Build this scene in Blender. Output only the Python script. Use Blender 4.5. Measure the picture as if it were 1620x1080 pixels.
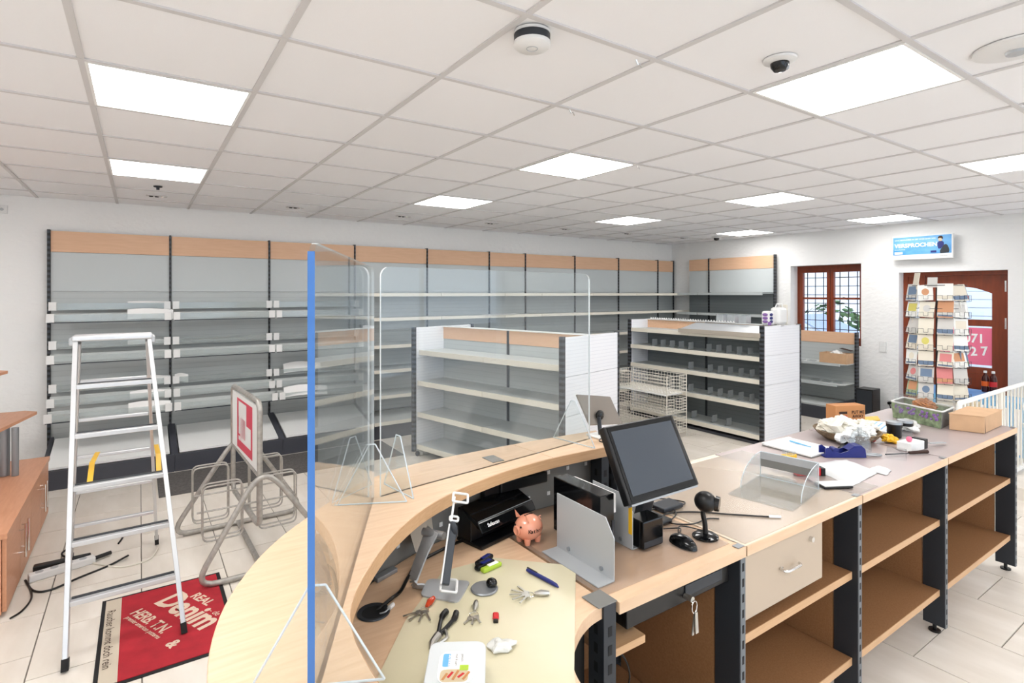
import bpy, math, random
from mathutils import Vector, Matrix, noise
random.seed(7)
R = random.random
PI = math.pi
S = bpy.context.scene
for o in list(bpy.data.objects): bpy.data.objects.remove(o)
COL = S.collection

# ------------------------------------------------------------------ camera
cam = bpy.data.cameras.new('camera'); co = bpy.data.objects.new('camera', cam); COL.objects.link(co)
cam.sensor_width = 36.0; cam.lens = 869.0/1620*36; cam.shift_y = -(540-464)/1620
cam.clip_start = .05
YAW = .5955
co.location = (0, 0, 1.70); co.rotation_euler = (PI/2, 0, -YAW)
# forward must be (sin YAW, cos YAW)
co.rotation_euler = (PI/2, 0, -(YAW))
S.camera = co
# ------------------------------------------------------------------ light and exposure
w = bpy.data.worlds.new('sky'); S.world = w; w.use_nodes = True
bg = w.node_tree.nodes['Background']; bg.inputs[0].default_value = (.80, .88, 1.0, 1); bg.inputs[1].default_value = 1.9
S.view_settings.view_transform = 'Standard'; S.view_settings.look = 'None'
S.view_settings.gamma = 1; S.view_settings.use_curve_mapping = False
S.view_settings.exposure = 0.78
LAMP = 9.0
S.cycles.max_bounces = 10; S.cycles.transparent_max_bounces = 24
# ------------------------------------------------------------------ materials
def lin(c):
    r = []
    for v in c:
        v = v/255
        r.append(v/12.92 if v <= .04045 else ((v+.055)/1.055)**2.4)
    return (*r, 1)
MATS = {}
def mat(name, c, rough=.5, metal=0, vary=0, scale=8, stretch=(1,1,1), bump=0, bscale=60, emit=0, ior=1.45, c2=None, rnd=0, coat=0, alpha=1, trans=0, spec=.5, dist=.002):
    if name in MATS: return MATS[name]
    m = bpy.data.materials.new(name); m.use_nodes = True
    nt = m.node_tree; N = nt.nodes; L = nt.links; p = N['Principled BSDF']
    p.inputs['Base Color'].default_value = lin(c); p.inputs['Roughness'].default_value = rough
    p.inputs['Metallic'].default_value = metal; p.inputs['IOR'].default_value = ior
    p.inputs['Specular IOR Level'].default_value = spec
    p.inputs['Coat Weight'].default_value = coat; p.inputs['Alpha'].default_value = alpha
    p.inputs['Transmission Weight'].default_value = trans
    if emit:
        p.inputs['Emission Color'].default_value = lin(c); p.inputs['Emission Strength'].default_value = emit
    if vary or bump or rnd:
        tc = N.new('ShaderNodeTexCoord'); mp = N.new('ShaderNodeMapping'); mp.inputs['Scale'].default_value = stretch
        L.new(tc.outputs['Object'], mp.inputs[0])
    src = None
    if vary:
        nz = N.new('ShaderNodeTexNoise'); nz.inputs['Scale'].default_value = scale; nz.inputs['Detail'].default_value = 5
        L.new(mp.outputs[0], nz.inputs['Vector'])
        cr = N.new('ShaderNodeValToRGB'); cr.color_ramp.elements[0].position = .3; cr.color_ramp.elements[1].position = .7
        b = c2 or tuple(max(0, v*(1-vary)) for v in c)
        cr.color_ramp.elements[0].color = lin(b); cr.color_ramp.elements[1].color = lin(c)
        L.new(nz.outputs['Fac'], cr.inputs[0]); src = cr.outputs[0]
    if rnd:
        oi = N.new('ShaderNodeObjectInfo'); hs = N.new('ShaderNodeHueSaturation'); mr = N.new('ShaderNodeMapRange')
        mr.inputs['To Min'].default_value = 1-rnd; mr.inputs['To Max'].default_value = 1+rnd
        L.new(oi.outputs['Random'], mr.inputs[0]); L.new(mr.outputs[0], hs.inputs['Value'])
        if src: L.new(src, hs.inputs['Color'])
        else: hs.inputs['Color'].default_value = lin(c)
        src = hs.outputs[0]
    if src: L.new(src, p.inputs['Base Color'])
    if bump:
        n2 = N.new('ShaderNodeTexNoise'); n2.inputs['Scale'].default_value = bscale; n2.inputs['Detail'].default_value = 4
        L.new(mp.outputs[0], n2.inputs['Vector'])
        bp = N.new('ShaderNodeBump'); bp.inputs['Strength'].default_value = bump; bp.inputs['Distance'].default_value = dist
        L.new(n2.outputs['Fac'], bp.inputs['Height']); L.new(bp.outputs[0], p.inputs['Normal'])
    MATS[name] = m; return m
def acrylic(name, tint=(244,248,250), rough=0.0, body=.04, bodycol=(225,235,245), ior=1.49):
    m = bpy.data.materials.new(name); m.use_nodes = True; nt = m.node_tree; N = nt.nodes; L = nt.links
    N.remove(N['Principled BSDF']); out = N['Material Output']
    tr = N.new('ShaderNodeBsdfTransparent'); tr.inputs[0].default_value = lin(tint)
    gl = N.new('ShaderNodeBsdfGlossy'); gl.inputs['Roughness'].default_value = rough
    df = N.new('ShaderNodeBsdfDiffuse'); df.inputs[0].default_value = lin(bodycol)
    lw = N.new('ShaderNodeLayerWeight'); lw.inputs[0].default_value = .5
    pw = N.new('ShaderNodeMath'); pw.operation = 'POWER'; pw.inputs[1].default_value = 5; L.new(lw.outputs['Facing'], pw.inputs[0])
    fr = N.new('ShaderNodeMath'); fr.operation = 'MULTIPLY_ADD'; fr.inputs[1].default_value = .95; fr.inputs[2].default_value = .035; L.new(pw.outputs[0], fr.inputs[0])
    m1 = N.new('ShaderNodeMixShader'); m1.inputs[0].default_value = body; L.new(tr.outputs[0], m1.inputs[1]); L.new(df.outputs[0], m1.inputs[2])
    m2 = N.new('ShaderNodeMixShader'); L.new(fr.outputs[0], m2.inputs[0]); L.new(m1.outputs[0], m2.inputs[1]); L.new(gl.outputs[0], m2.inputs[2])
    L.new(m2.outputs[0], out.inputs[0]); MATS[name] = m; return m
def striped(name, c, c2, period, duty, axis='z', rough=.5, metal=0, bump=.3):
    """fine perforation rows or fine ribs: a repeating band along one object axis"""
    m = bpy.data.materials.new(name); m.use_nodes = True; nt = m.node_tree; N = nt.nodes; L = nt.links; p = N['Principled BSDF']
    p.inputs['Roughness'].default_value = rough; p.inputs['Metallic'].default_value = metal
    tc = N.new('ShaderNodeTexCoord'); sp = N.new('ShaderNodeSeparateXYZ'); L.new(tc.outputs['Object'], sp.inputs[0])
    dv = N.new('ShaderNodeMath'); dv.operation = 'DIVIDE'; L.new(sp.outputs['XYZ'.index(axis.upper())], dv.inputs[0]); dv.inputs[1].default_value = period
    fr = N.new('ShaderNodeMath'); fr.operation = 'FRACT'; L.new(dv.outputs[0], fr.inputs[0])
    lt = N.new('ShaderNodeMath'); lt.operation = 'LESS_THAN'; L.new(fr.outputs[0], lt.inputs[0]); lt.inputs[1].default_value = duty
    mx = N.new('ShaderNodeMix'); mx.data_type = 'RGBA'; L.new(lt.outputs[0], mx.inputs[0])
    mx.inputs[6].default_value = lin(c); mx.inputs[7].default_value = lin(c2); L.new(mx.outputs[2], p.inputs['Base Color'])
    bp = N.new('ShaderNodeBump'); bp.inputs['Strength'].default_value = bump; bp.inputs['Distance'].default_value = .001; bp.invert = True
    L.new(lt.outputs[0], bp.inputs['Height']); L.new(bp.outputs[0], p.inputs['Normal'])
    MATS[name] = m; return m
mat('plaster', (238,238,237), .9, bump=.55, bscale=16, stretch=(1,1,1.6), dist=.012)
mat('ceiling tile', (240,240,242), .95, bump=.15, bscale=250, rnd=.012)
mat('ceiling rail', (208,206,206), .6)
mat('grout', (120,114,106), .9)
mat('floor tile', (234,227,218), .28, vary=.14, scale=2.2, stretch=(3,.8,1), rnd=.035, bump=.08, bscale=5, c2=(214,205,193))
mat('beech', (224,192,160), .42, vary=.06, scale=9, stretch=(1,9,9), c2=(213,178,144))
mat('beech laminate', (226,194,162), .45, vary=.05, scale=7, stretch=(1.2,8,8), c2=(217,183,149))
mat('beech edge', (208,168,128), .45, vary=.06, scale=7, stretch=(1.2,8,30), c2=(197,156,115))
mat('orange beech', (208,152,118), .4, vary=.06, scale=7, stretch=(8,1,8), c2=(198,141,106))
mat('header beech', (224,184,152), .5, vary=.05, scale=6, stretch=(1,6,8), c2=(217,176,143))
mat('brown chipboard', (158,115,79), .5, vary=.08, scale=160, c2=(143,102,67))
mat('pale worktop', (236,222,202), .4, vary=.04, scale=7, stretch=(1.2,8,8)); mat('post grey', (112,118,124), .4, metal=.3); mat('drawer beige', (188,170,150), .5)
mat('grey laminate', (176,162,160), .32, vary=.03, scale=5)
mat('charcoal steel', (52,56,62), .4, metal=.3)
mat('steel light', (150,154,158), .35, metal=.6)
mat('slot dark', (18,19,22), .7)
mat('grey panel', (192,198,199), .5)
mat('grey shelf', (190,194,193), .42)
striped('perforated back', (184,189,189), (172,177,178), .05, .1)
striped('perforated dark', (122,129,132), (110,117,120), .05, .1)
striped('white slatwall', (234,236,241), (219,222,229), .03, .12)
striped('upright slots', (62,66,74), (14,15,18), .05, .5)
mat('cream lip', (224,219,206), .45)
mat('white board', (232,233,232), .4)
mat('plinth', (66,68,76), .4)
mat('black plastic', (12,12,14), .34)
mat('black glossy', (10,11,13), .12)
mat('screen', (66,72,80), .12)
mat('dark rubber', (24,24,26), .8)
mat('aluminium', (206,207,209), .36, metal=.65)
mat('galvanised', (184,180,174), .42, metal=.6, vary=.15, scale=30)
mat('chrome', (222,222,222), .15, metal=1)
mat('white wire', (226,222,212), .4)
mat('bag white', (206,207,208), .4); mat('white metal', (236,236,234), .4)
mat('white plastic', (226,226,225), .35)
mat('light grey metal', (178,181,184), .4, metal=.2)
mat('display back', (128,120,112), .15); mat('panel grey', (122,121,118), .45)
mat('mahogany', (132,58,30), .35, vary=.12, scale=5, stretch=(6,6,1))
mat('green mat', (214,205,178), .35, vary=.05, scale=4, c2=(206,198,166))
acrylic('acrylic', (250,252,252), 0, .022)
acrylic('acrylic clear box', (248,250,251), .02, .05, (225,230,235))
acrylic('acrylic strip', (242,245,245), .06, .12, (222,225,225))
acrylic('desk film', (244,241,238), .32, .09, (214,206,200))
acrylic('frosted clear', (240,243,244), .1, .30, (236,239,241))
acrylic('window glass', (246,250,252), 0, 0.0)
mat('acrylic edge', (226,236,242), .3, trans=.3)
mat('acrylic edge blue', (66,116,184), .35)
mat('paper', (233,233,232), .8)
mat('red mat', (176,36,48), .95, vary=.12, scale=12, bump=.4, bscale=400)
mat('beige mat', (196,184,166), .95)
mat('mat print', (214,190,170), .95)
mat('black carpet', (102,98,96), 1, vary=.25, scale=60, bump=.5, bscale=300)
mat('cardboard', (206,168,132), .8, vary=.05, scale=12)
mat('cardboard orange', (190,132,84), .8)
mat('print dark', (58,38,30), .8)
mat('pig', (240,172,144), .14, vary=.12, scale=10, c2=(230,146,116), coat=.5)
mat('yellow', (232,182,40), .45); mat('red', (196,34,40), .35); mat('navy', (30,40,112), .35); mat('lime', (170,200,60), .4)
mat('orange', (214,92,30), .3); mat('faded red', (204,66,88), .6); mat('pink poster', (240,120,150), .7); mat('poster white', (248,246,246), .7)
mat('sign blue', (44,128,196), .35, vary=.35, scale=3, stretch=(1,1,2), c2=(120,180,226)); mat('sky blue', (110,180,226), .4)
mat('translucent plastic', (212,216,218), .3)
mat('foliage', (84,116,70), .8, vary=.4, scale=9); mat('asphalt', (150,150,152), .9)
mat('car glass', (150,165,190), .2); mat('car white', (225,230,238), .25); mat('garage', (226,232,246), .6); mat('roof brown', (120,84,80), .8); mat('building wall', (244,240,242), .9)
mat('lavender', (140,104,168), .7); mat('leaf green', (156,176,138), .7, vary=.35, scale=40)
mat('crisp', (206,128,60), .6, vary=.3, scale=90); mat('cola', (60,16,14), .1); mat('clear bag', (216,216,212), .25)
mat('key steel', (190,188,182), .28, metal=.9); mat('amber', (196,60,20), .2); mat('sand', (200,182,150), .6)
mat('basket brown', (150,128,100), .8, vary=.4, scale=30); mat('grey card', (170,162,150), .8)
lampm = bpy.data.materials.new('lit diffuser'); lampm.use_nodes = True
pp = lampm.node_tree.nodes['Principled BSDF']; pp.inputs['Base Color'].default_value = (.9,.9,.9,1)
pp.inputs['Emission Color'].default_value = (1,.985,.965,1); pp.inputs['Emission Strength'].default_value = LAMP; MATS['lamp'] = lampm
M = MATS
# ------------------------------------------------------------------ mesh helpers
def V(*a): return Vector(a)
class MB:
    def __init__(s, off=(0,0,0)): s.v = []; s.f = []; s.o = Vector(off)
    def add(s, vs, fs):
        n = len(s.v); s.v += [tuple(Vector(v)-s.o) for v in vs]; s.f += [tuple(i+n for i in f) for f in fs]; return s
    def box(s, x0, x1, y0, y1, z0, z1):
        return s.add([(x0,y0,z0),(x1,y0,z0),(x1,y1,z0),(x0,y1,z0),(x0,y0,z1),(x1,y0,z1),(x1,y1,z1),(x0,y1,z1)],
                     [(3,2,1,0),(4,5,6,7),(0,1,5,4),(1,2,6,5),(2,3,7,6),(3,0,4,7)])
    def hexa(s, b, t):   # bottom quad, top quad (counterclockwise from above)
        return s.add(list(b)+list(t), [(3,2,1,0),(4,5,6,7),(0,1,5,4),(1,2,6,5),(2,3,7,6),(3,0,4,7)])
    def prism(s, poly, z0, z1):
        n = len(poly); A = sum(poly[i][0]*poly[(i+1)%n][1]-poly[(i+1)%n][0]*poly[i][1] for i in range(n))
        if A < 0: poly = poly[::-1]
        return s.add([(x,y,z0) for x,y in poly]+[(x,y,z1) for x,y in poly],
              [tuple(range(n-1,-1,-1)), tuple(range(n,2*n))]+[(i,(i+1)%n,(i+1)%n+n,i+n) for i in range(n)])
    def beam(s, a, b, w, h, up=(0,0,1)):
        a = Vector(a); b = Vector(b); d = (b-a).normalized(); u = Vector(up); sd = d.cross(u)
        if sd.length < 1e-4: sd = d.cross(Vector((0,1,0)))
        sd.normalize(); u = sd.cross(d).normalized(); sd *= w/2; u *= h/2
        return s.add([a-sd-u,a+sd-u,a+sd+u,a-sd+u,b-sd-u,b+sd-u,b+sd+u,b-sd+u],
                     [(0,1,2,3),(7,6,5,4),(1,0,4,5),(2,1,5,6),(3,2,6,7),(0,3,7,4)])
    def tube(s, path, r, n=8, closed=False, cap=True):
        P = [Vector(p) for p in path]; m = len(P); vs = []; fs = []; prev = None
        for i, p in enumerate(P):
            if closed: t = (P[(i+1)%m]-P[i-1])
            else: t = P[min(i+1,m-1)]-P[max(i-1,0)]
            t.normalize()
            if prev is None:
                a = Vector((0,0,1)) if abs(t.z) < .9 else Vector((1,0,0)); u = t.cross(a).normalized()
            else:
                u = prev - t*prev.dot(t)
                u = u.normalized() if u.length > 1e-6 else prev
            prev = u; v = t.cross(u); rr = r[i] if isinstance(r, (list,tuple)) else r
            vs += [p+(u*math.cos(2*PI*k/n)+v*math.sin(2*PI*k/n))*rr for k in range(n)]
        for i in range(m if closed else m-1):
            j = (i+1)%m
            for k in range(n): fs.append((i*n+k,i*n+(k+1)%n,j*n+(k+1)%n,j*n+k))
        if not closed and cap: fs += [tuple(range(n-1,-1,-1)), tuple((m-1)*n+k for k in range(n))]
        return s.add(vs, fs)
    def cyl(s, c, r, z0, z1, n=20, r2=None):
        return s.lathe(c, [(0,z0),(r,z0),(r if r2 is None else r2,z1),(0,z1)], n)
    def lathe(s, c, prof, n=20):
        vs = []; fs = []; m = len(prof)
        for k in range(n):
            a = 2*PI*k/n; vs += [(c[0]+r*math.cos(a), c[1]+r*math.sin(a), z) for r, z in prof]
        for k in range(n):
            j = (k+1)%n
            for i in range(m-1): fs.append((k*m+i, j*m+i, j*m+i+1, k*m+i+1))
        return s.add(vs, fs)
    def ball(s, c, r, n=14, m=9, rot=None, fn=None):
        c = Vector(c); r = Vector(r if isinstance(r,(tuple,list)) else (r,r,r)); vs = []; fs = []
        for i in range(m+1):
            t = PI*i/m
            for k in range(n):
                a = 2*PI*k/n; p = Vector((r.x*math.sin(t)*math.cos(a), r.y*math.sin(t)*math.sin(a), r.z*math.cos(t)))
                if fn: p = fn(p)
                if rot: p = rot @ p
                vs.append(c+p)
        for i in range(m):
            for k in range(n): fs.append((i*n+k,(i+1)*n+k,(i+1)*n+(k+1)%n,i*n+(k+1)%n))
        return s.add(vs, fs)
    def build(s, name, m, parent=None, smooth=False, bevel=0, ang=40):
        me = bpy.data.meshes.new(name); me.from_pydata(s.v, [], s.f); me.update()
        me.materials.append(M[m] if isinstance(m, str) else m)
        if smooth:
            for p in me.polygons: p.use_smooth = True
            try: me.set_sharp_from_angle(angle=math.radians(ang))
            except Exception: pass
        o = bpy.data.objects.new(name, me); COL.objects.link(o)
        if parent: o.parent = parent
        if bevel:
            b = o.modifiers.new('bevel', 'BEVEL'); b.width = bevel; b.segments = 2; b.limit_method = 'ANGLE'
        return o
def thing(name, label, cat, loc=(0,0,0), rz=0, group=None):
    o = bpy.data.objects.new(name, None); COL.objects.link(o); o.empty_display_size = .05
    o.location = loc; o.rotation_euler = (0,0,rz); return tag(o, label, cat, group)
def tag(o, label, cat, group=None):
    o['label'] = label; o['category'] = cat
    if group: o['group'] = group
    return o
def struct(o, label=None):
    o['kind'] = 'structure'
    if label: o['label'] = label
    return o
def dup(root, loc, rz=None, label=None, group=None):
    r = root.copy(); COL.objects.link(r); r.location = loc
    if rz is not None: r.rotation_euler = (0,0,rz)
    if label: r['label'] = label
    if group: r['group'] = group
    for ch in list(root.children):
        c = ch.copy(); COL.objects.link(c); c.parent = r
        for g in ch.children:
            d = g.copy(); COL.objects.link(d); d.parent = c
    return r
def smoothpath(pts, k=6, closed=False):
    P = [Vector(p) for p in pts]; out = []; n = len(P)
    for i in range(n if closed else n-1):
        if closed: a,b,c,d = P[i-1],P[i],P[(i+1)%n],P[(i+2)%n]
        else: a,b,c,d = P[max(i-1,0)],P[i],P[i+1],P[min(i+2,n-1)]
        for j in range(k):
            t = j/k; out.append(.5*((2*b)+(c-a)*t+(2*a-5*b+4*c-d)*t*t+(3*b-a-3*c+d)*t**3))
    if not closed: out.append(P[-1])
    return out
def smooth2(pts, k=6): return [(p.x,p.y) for p in smoothpath([(x,y,0) for x,y in pts], k)]
def rpoly(pts, r, n=4):
    """round the corners of a 3-D polyline loop"""
    P = [Vector(p) for p in pts]; out = []; m = len(P)
    for i in range(m):
        a,b,c = P[i-1],P[i],P[(i+1)%m]; ra = min(r,(a-b).length*.45); rc = min(r,(c-b).length*.45)
        p = b+(a-b).normalized()*ra; q = b+(c-b).normalized()*rc
        for j in range(n+1):
            t = j/n; out.append(p*(1-t)**2+b*2*t*(1-t)+q*t*t)
    return out
def rect2(x0,x1,y0,y1,r=.02,n=4): return [(p.x,p.y) for p in rpoly([(x0,y0,0),(x1,y0,0),(x1,y1,0),(x0,y1,0)], r, n)]
def text(name, body, size, org, right, up, m, parent, off=(0,0,0), depth=.0006, align='LEFT', width=1.0, bold=0):
    cu = bpy.data.curves.new('t', 'FONT'); cu.body = body; cu.size = size; cu.align_x = align; cu.resolution_u = 3; cu.offset = bold
    to = bpy.data.objects.new('t', cu); COL.objects.link(to)
    dg = bpy.context.evaluated_depsgraph_get(); me = bpy.data.meshes.new_from_object(to.evaluated_get(dg))
    bpy.data.objects.remove(to)
    r = Vector(right).normalized(); u = Vector(up).normalized(); n = r.cross(u); o0 = Vector(org)-Vector(off)
    for v in me.vertices:
        x, y = v.co.x*width, v.co.y; v.co = o0+r*x+u*y+n*depth
    me.materials.clear(); me.materials.append(M[m]); o = bpy.data.objects.new(name, me); COL.objects.link(o); o.parent = parent
    return o
H = 2.614
XR = 8.3; YB = 6.88; XL = -3.0; YF = -3.2
D = .88
# ================================================================== THE ROOM
fl = struct(MB().box(XL-.1, XR+.1, YF-.1, YB+.1, -.12, -.005).build('floor', 'grout'), 'floor of square beige stone tiles laid in half-offset rows')
tx, ty = .4275, .4225; g = .0022
tm = bpy.data.meshes.new('tile'); q = MB().hexa([(g,g,-.006),(tx-g,g,-.006),(tx-g,ty-g,-.006),(g,ty-g,-.006)], [(g+.001,g+.001,0),(tx-g-.001,g+.001,0),(tx-g-.001,ty-g-.001,0),(g+.001,ty-g-.001,0)])
tm.from_pydata(q.v, [], q.f); tm.materials.append(M['floor tile'])
cand = []; rest = MB()
for k in range(-8, 21):
    x = .008+tx*k
    if x > XR or x+tx < XL: continue
    for n in range(-18, 12):
        y = 3.19+ty*n + (0 if k % 2 else ty/2)
        if y > YB or y+ty < YF: continue
        x0, x1, y0, y1 = max(x,XL), min(x+tx,XR), max(y,YF), min(y+ty,YB)
        if x1-x0 < .01 or y1-y0 < .01: continue
        cx_, cy_ = x+tx/2, y+ty/2
        fwd = cx_*math.sin(YAW)+cy_*math.cos(YAW); side = cx_*math.cos(YAW)-cy_*math.sin(YAW)
        vis = fwd > 1.5 and abs(side) < fwd*.98+.3
        cand.append((0 if vis else 1, cx_*cx_+cy_*cy_, x, y, x0, x1, y0, y1))
cand.sort()
for i, (vi, d, x, y, x0, x1, y0, y1) in enumerate(cand):
    full = x1-x0 > tx-.001 and y1-y0 > ty-.001
    if i < 298 and not vi:
        if full: o = bpy.data.objects.new('floor_tile', tm); COL.objects.link(o); o.location = (x,y,0)
        else: o = MB((x0,y0,0)).box(x0+g,x1-g,y0+g,y1-g,-.006,0).build('floor_tile', 'floor tile'); o.location = (x0,y0,0)
        o.parent = fl
    else: rest.box(x0+g,x1-g,y0+g,y1-g,-.006,0)
ro = rest.build('floor_tile', 'floor tile', fl); ro['kind'] = 'stuff'
# ceiling
ce = struct(MB().box(XL-.1, XR+.1, YF-.1, YB+.1, H+.02, H+.16).build('ceiling', 'ceiling tile'), 'suspended ceiling of square white tiles in a metal grid')
gx, gy = .62, .625; ox, oy = -.19, 2.7125
lights = [(b,a) for b in (-4,0,4,8,12) for a in (-9,-6,-3,0,3)]
lights.remove((12,-3)) if (12,-3) in lights else None
ctm = {}
bs = range(-5, 14); as_ = range(-10, 7)
for b in bs:
    for a in as_:
        x, y = ox+gx*b, oy+gy*a
        x0, x1, y0, y1 = max(x,XL), min(x+gx,XR), max(y,YF), min(y+gy,YB)
        if x1-x0 < .03 or y1-y0 < .03 or (b,a) in lights: continue
        key = (round(x1-x0,3), round(y1-y0,3))
        if key not in ctm:
            me = bpy.data.meshes.new('ct'); q = MB().box(.004,key[0]-.004,.004,key[1]-.004,H+.003,H+.018); me.from_pydata(q.v,[],q.f); me.materials.append(M['ceiling tile']); ctm[key] = me
        o = bpy.data.objects.new('ceiling_tile', ctm[key]); COL.objects.link(o); o.location = (x0,y0,0); o.parent = ce
for b in bs:
    x = ox+gx*b
    if XL < x < XR: MB().box(x-.012,x+.012,YF,YB,H-.003,H+.012).build('ceiling_rail', 'ceiling rail', ce)
for a in as_:
    y = oy+gy*a
    if YF < y < YB: MB().box(XL,XR,y-.012,y+.012,H-.004,H+.011).build('ceiling_rail', 'ceiling rail', ce)
# walls
struct(MB().box(XL-.2, XR+.3, YB, YB+.2, -.1, H+.15).build('wall_back', 'plaster'), 'white rough plaster wall behind the long run of shelving')
struct(MB().box(XL-.2, XL, YF-.2, YB, -.1, H+.15).build('wall_left', 'plaster'))
WY0, WY1, WZ0, WZ1 = 3.60, 4.60, .95, 2.12     # window opening
DY0, DY1, DZ1 = 2.04, 3.14, 1.975              # door opening
T = .30
w_ = MB()
w_.box(XR,XR+T,YF,DY0,-.1,H+.15).box(XR,XR+T,DY0,DY1,DZ1,H+.15).box(XR,XR+T,DY1,WY0,-.1,H+.15)
w_.box(XR,XR+T,WY0,WY1,WZ1,H+.15).box(XR,XR+T,WY0,WY1,-.1,WZ0).box(XR,XR+T,WY1,YB,-.1,H+.15)
struct(w_.build('wall_right', 'plaster'), 'white plaster wall with barred window and brown door')
# unseen wall behind the camera, its windows added to bring daylight onto counter fronts
w_ = MB()
w_.box(XL,XR,YF-.2,YF,-.1,.5).box(XL,XR,YF-.2,YF,2.3,H+.15).box(XL,-1.6,YF-.2,YF,.5,2.3).box(2.2,3.2,YF-.2,YF,.5,2.3).box(6.8,XR+.3,YF-.2,YF,.5,2.3)
struct(w_.build('wall_front', 'plaster'))
for i,(a,b) in enumerate([(-1.6,2.2),(3.2,6.8)]):
    f = struct(thing('window_%d' % (i+2), 'wide unseen window added for daylight', 'window')); del f['category']
    m_ = MB()
    for x in (a, (a+b)/2-.02, b-.04): m_.box(x,x+.04,YF-.12,YF-.06,.5,2.3)
    m_.box(a,b,YF-.12,YF-.06,.5,.54).box(a,b,YF-.12,YF-.06,2.26,2.3); m_.build('window_frame', 'white metal', f)
    MB().box(a+.04,b-.04,YF-.095,YF-.089,.54,2.26).build('pane', 'window glass', f)
# barred window
wx = XR+.20
f = thing('window_1', 'brown wooden window with two casements behind white wall', 'window'); struct(f); del f['category']
fr = MB()
for (y0,y1,z0,z1) in [(WY0,WY0+.05,WZ0,WZ1),(WY1-.05,WY1,WZ0,WZ1),(WY0+.05,WY1-.05,WZ1-.06,WZ1),(WY0+.05,WY1-.05,WZ0,WZ0+.06)]: fr.box(wx,wx+.06,y0,y1,z0,z1)
fr.build('window_frame', 'mahogany', f)
for (a,b) in ((WY0+.05,(WY0+WY1)/2-.004),((WY0+WY1)/2+.004,WY1-.05)):
    c = MB().box(wx-.02,wx+.035,a,a+.045,WZ0+.06,WZ1-.06).box(wx-.02,wx+.035,b-.045,b,WZ0+.06,WZ1-.06).box(wx-.02,wx+.035,a+.045,b-.045,WZ1-.105,WZ1-.06).box(wx-.02,wx+.035,a+.045,b-.045,WZ0+.06,WZ0+.11).box(wx-.01,wx+.03,a+.045,b-.045,1.61,1.64).build('casement', 'mahogany', f)
    MB().box(wx+.01,wx+.016,a+.04,b-.04,WZ0+.1,WZ1-.1).build('pane', 'window glass', c)
for i in range(8): MB().tube([(wx+.15,WY0+.08+i*.12,WZ0),(wx+.15,WY0+.08+i*.12,WZ1)],.007,6).build('window_bar', 'charcoal steel', f)
for i in range(9): MB().tube([(wx+.15,WY0,WZ0+.08+i*.13),(wx+.15,WY1,WZ0+.08+i*.13)],.006,6).build('window_bar', 'charcoal steel', f)
# door
dx = XR+.16
f = thing('door_1', 'brown wooden entrance door with arched glass and pink poster', 'door'); struct(f); del f['category']
MB().box(dx-.02,dx+.07,DY0,DY0+.05,0,DZ1).box(dx-.02,dx+.07,DY1-.05,DY1,0,DZ1).box(dx-.02,dx+.07,DY0+.05,2.90,DZ1-.05,DZ1).box(dx-.02,dx+.07,2.95,DY1-.05,DZ1-.05,DZ1).box(dx-.02,dx+.07,2.90,2.95,0,DZ1).build('door_frame','mahogany',f)
MB().box(dx,dx+.04,2.95,3.09,0,.9).box(dx,dx+.04,2.95,3.09,1.80,DZ1-.05).box(dx,dx+.04,2.95,2.965,.9,1.8).box(dx,dx+.04,3.075,3.09,.9,1.8).build('side_panel','mahogany',f)
MB().box(dx+.018,dx+.022,2.965,3.075,.9,1.8).build('pane','window glass',f)
LY0, LY1 = DY0+.055, 2.895
GA, GB = LY0+.13, LY1-.13
leaf = MB().box(dx,dx+.05,LY0,GA,.02,1.924).box(dx,dx+.05,GB,LY1,.02,1.924).box(dx,dx+.05,GA,GB,1.30,1.38).box(dx,dx+.05,GA,GB,.02,.80)
arc = [(GA + (GB-GA)*i/12, 1.70+.08*math.sin(PI*i/12)) for i in range(13)]
for i in range(12):
    (a,za),(b,zb) = arc[i],arc[i+1]
    leaf.hexa([(dx,a,za),(dx+.05,a,za),(dx+.05,b,zb),(dx,b,zb)],[(dx,a,1.924),(dx+.05,a,1.924),(dx+.05,b,1.924),(dx,b,1.924)])
lf = leaf.build('door_leaf','mahogany',f)
MB().box(dx+.022,dx+.027,GA,GB,1.38,1.79).build('pane','window glass',lf)
MB().box(dx+.022,dx+.027,GA,GB,.80,1.30).build('pane','window glass',lf)
ps = MB().box(dx+.014,dx+.018,GA,GB,.83,1.28).build('pink_poster','pink poster',lf)
text('poster_number','071',.15,(dx+.012,2.50,1.10),(0,-1,0),(0,0,1),'poster white',f,bold=.004,width=.9)
text('poster_number','92 7',.15,(dx+.012,2.50,.93),(0,-1,.1),(0,.1,1),'poster white',f,bold=.004,width=.9)
MB().box(dx-.012,dx-.002,GA,GB,.55,.72).build('panel_moulding','mahogany',lf)
MB().box(dx-.012,dx-.002,GA,GB,.12,.48).build('panel_moulding','mahogany',lf)
for z in (1.72,1.28,.3): MB().cyl((dx-.015,DY0+.055),.012,z,z+.13,10).build('hinge','chrome',f,True)
MB().tube([(dx-.002,LY1-.05,1.0),(dx-.05,LY1-.05,1.0),(dx-.05,LY1-.17,1.0)],.009,8).build('door_handle','chrome',lf,True)

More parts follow.
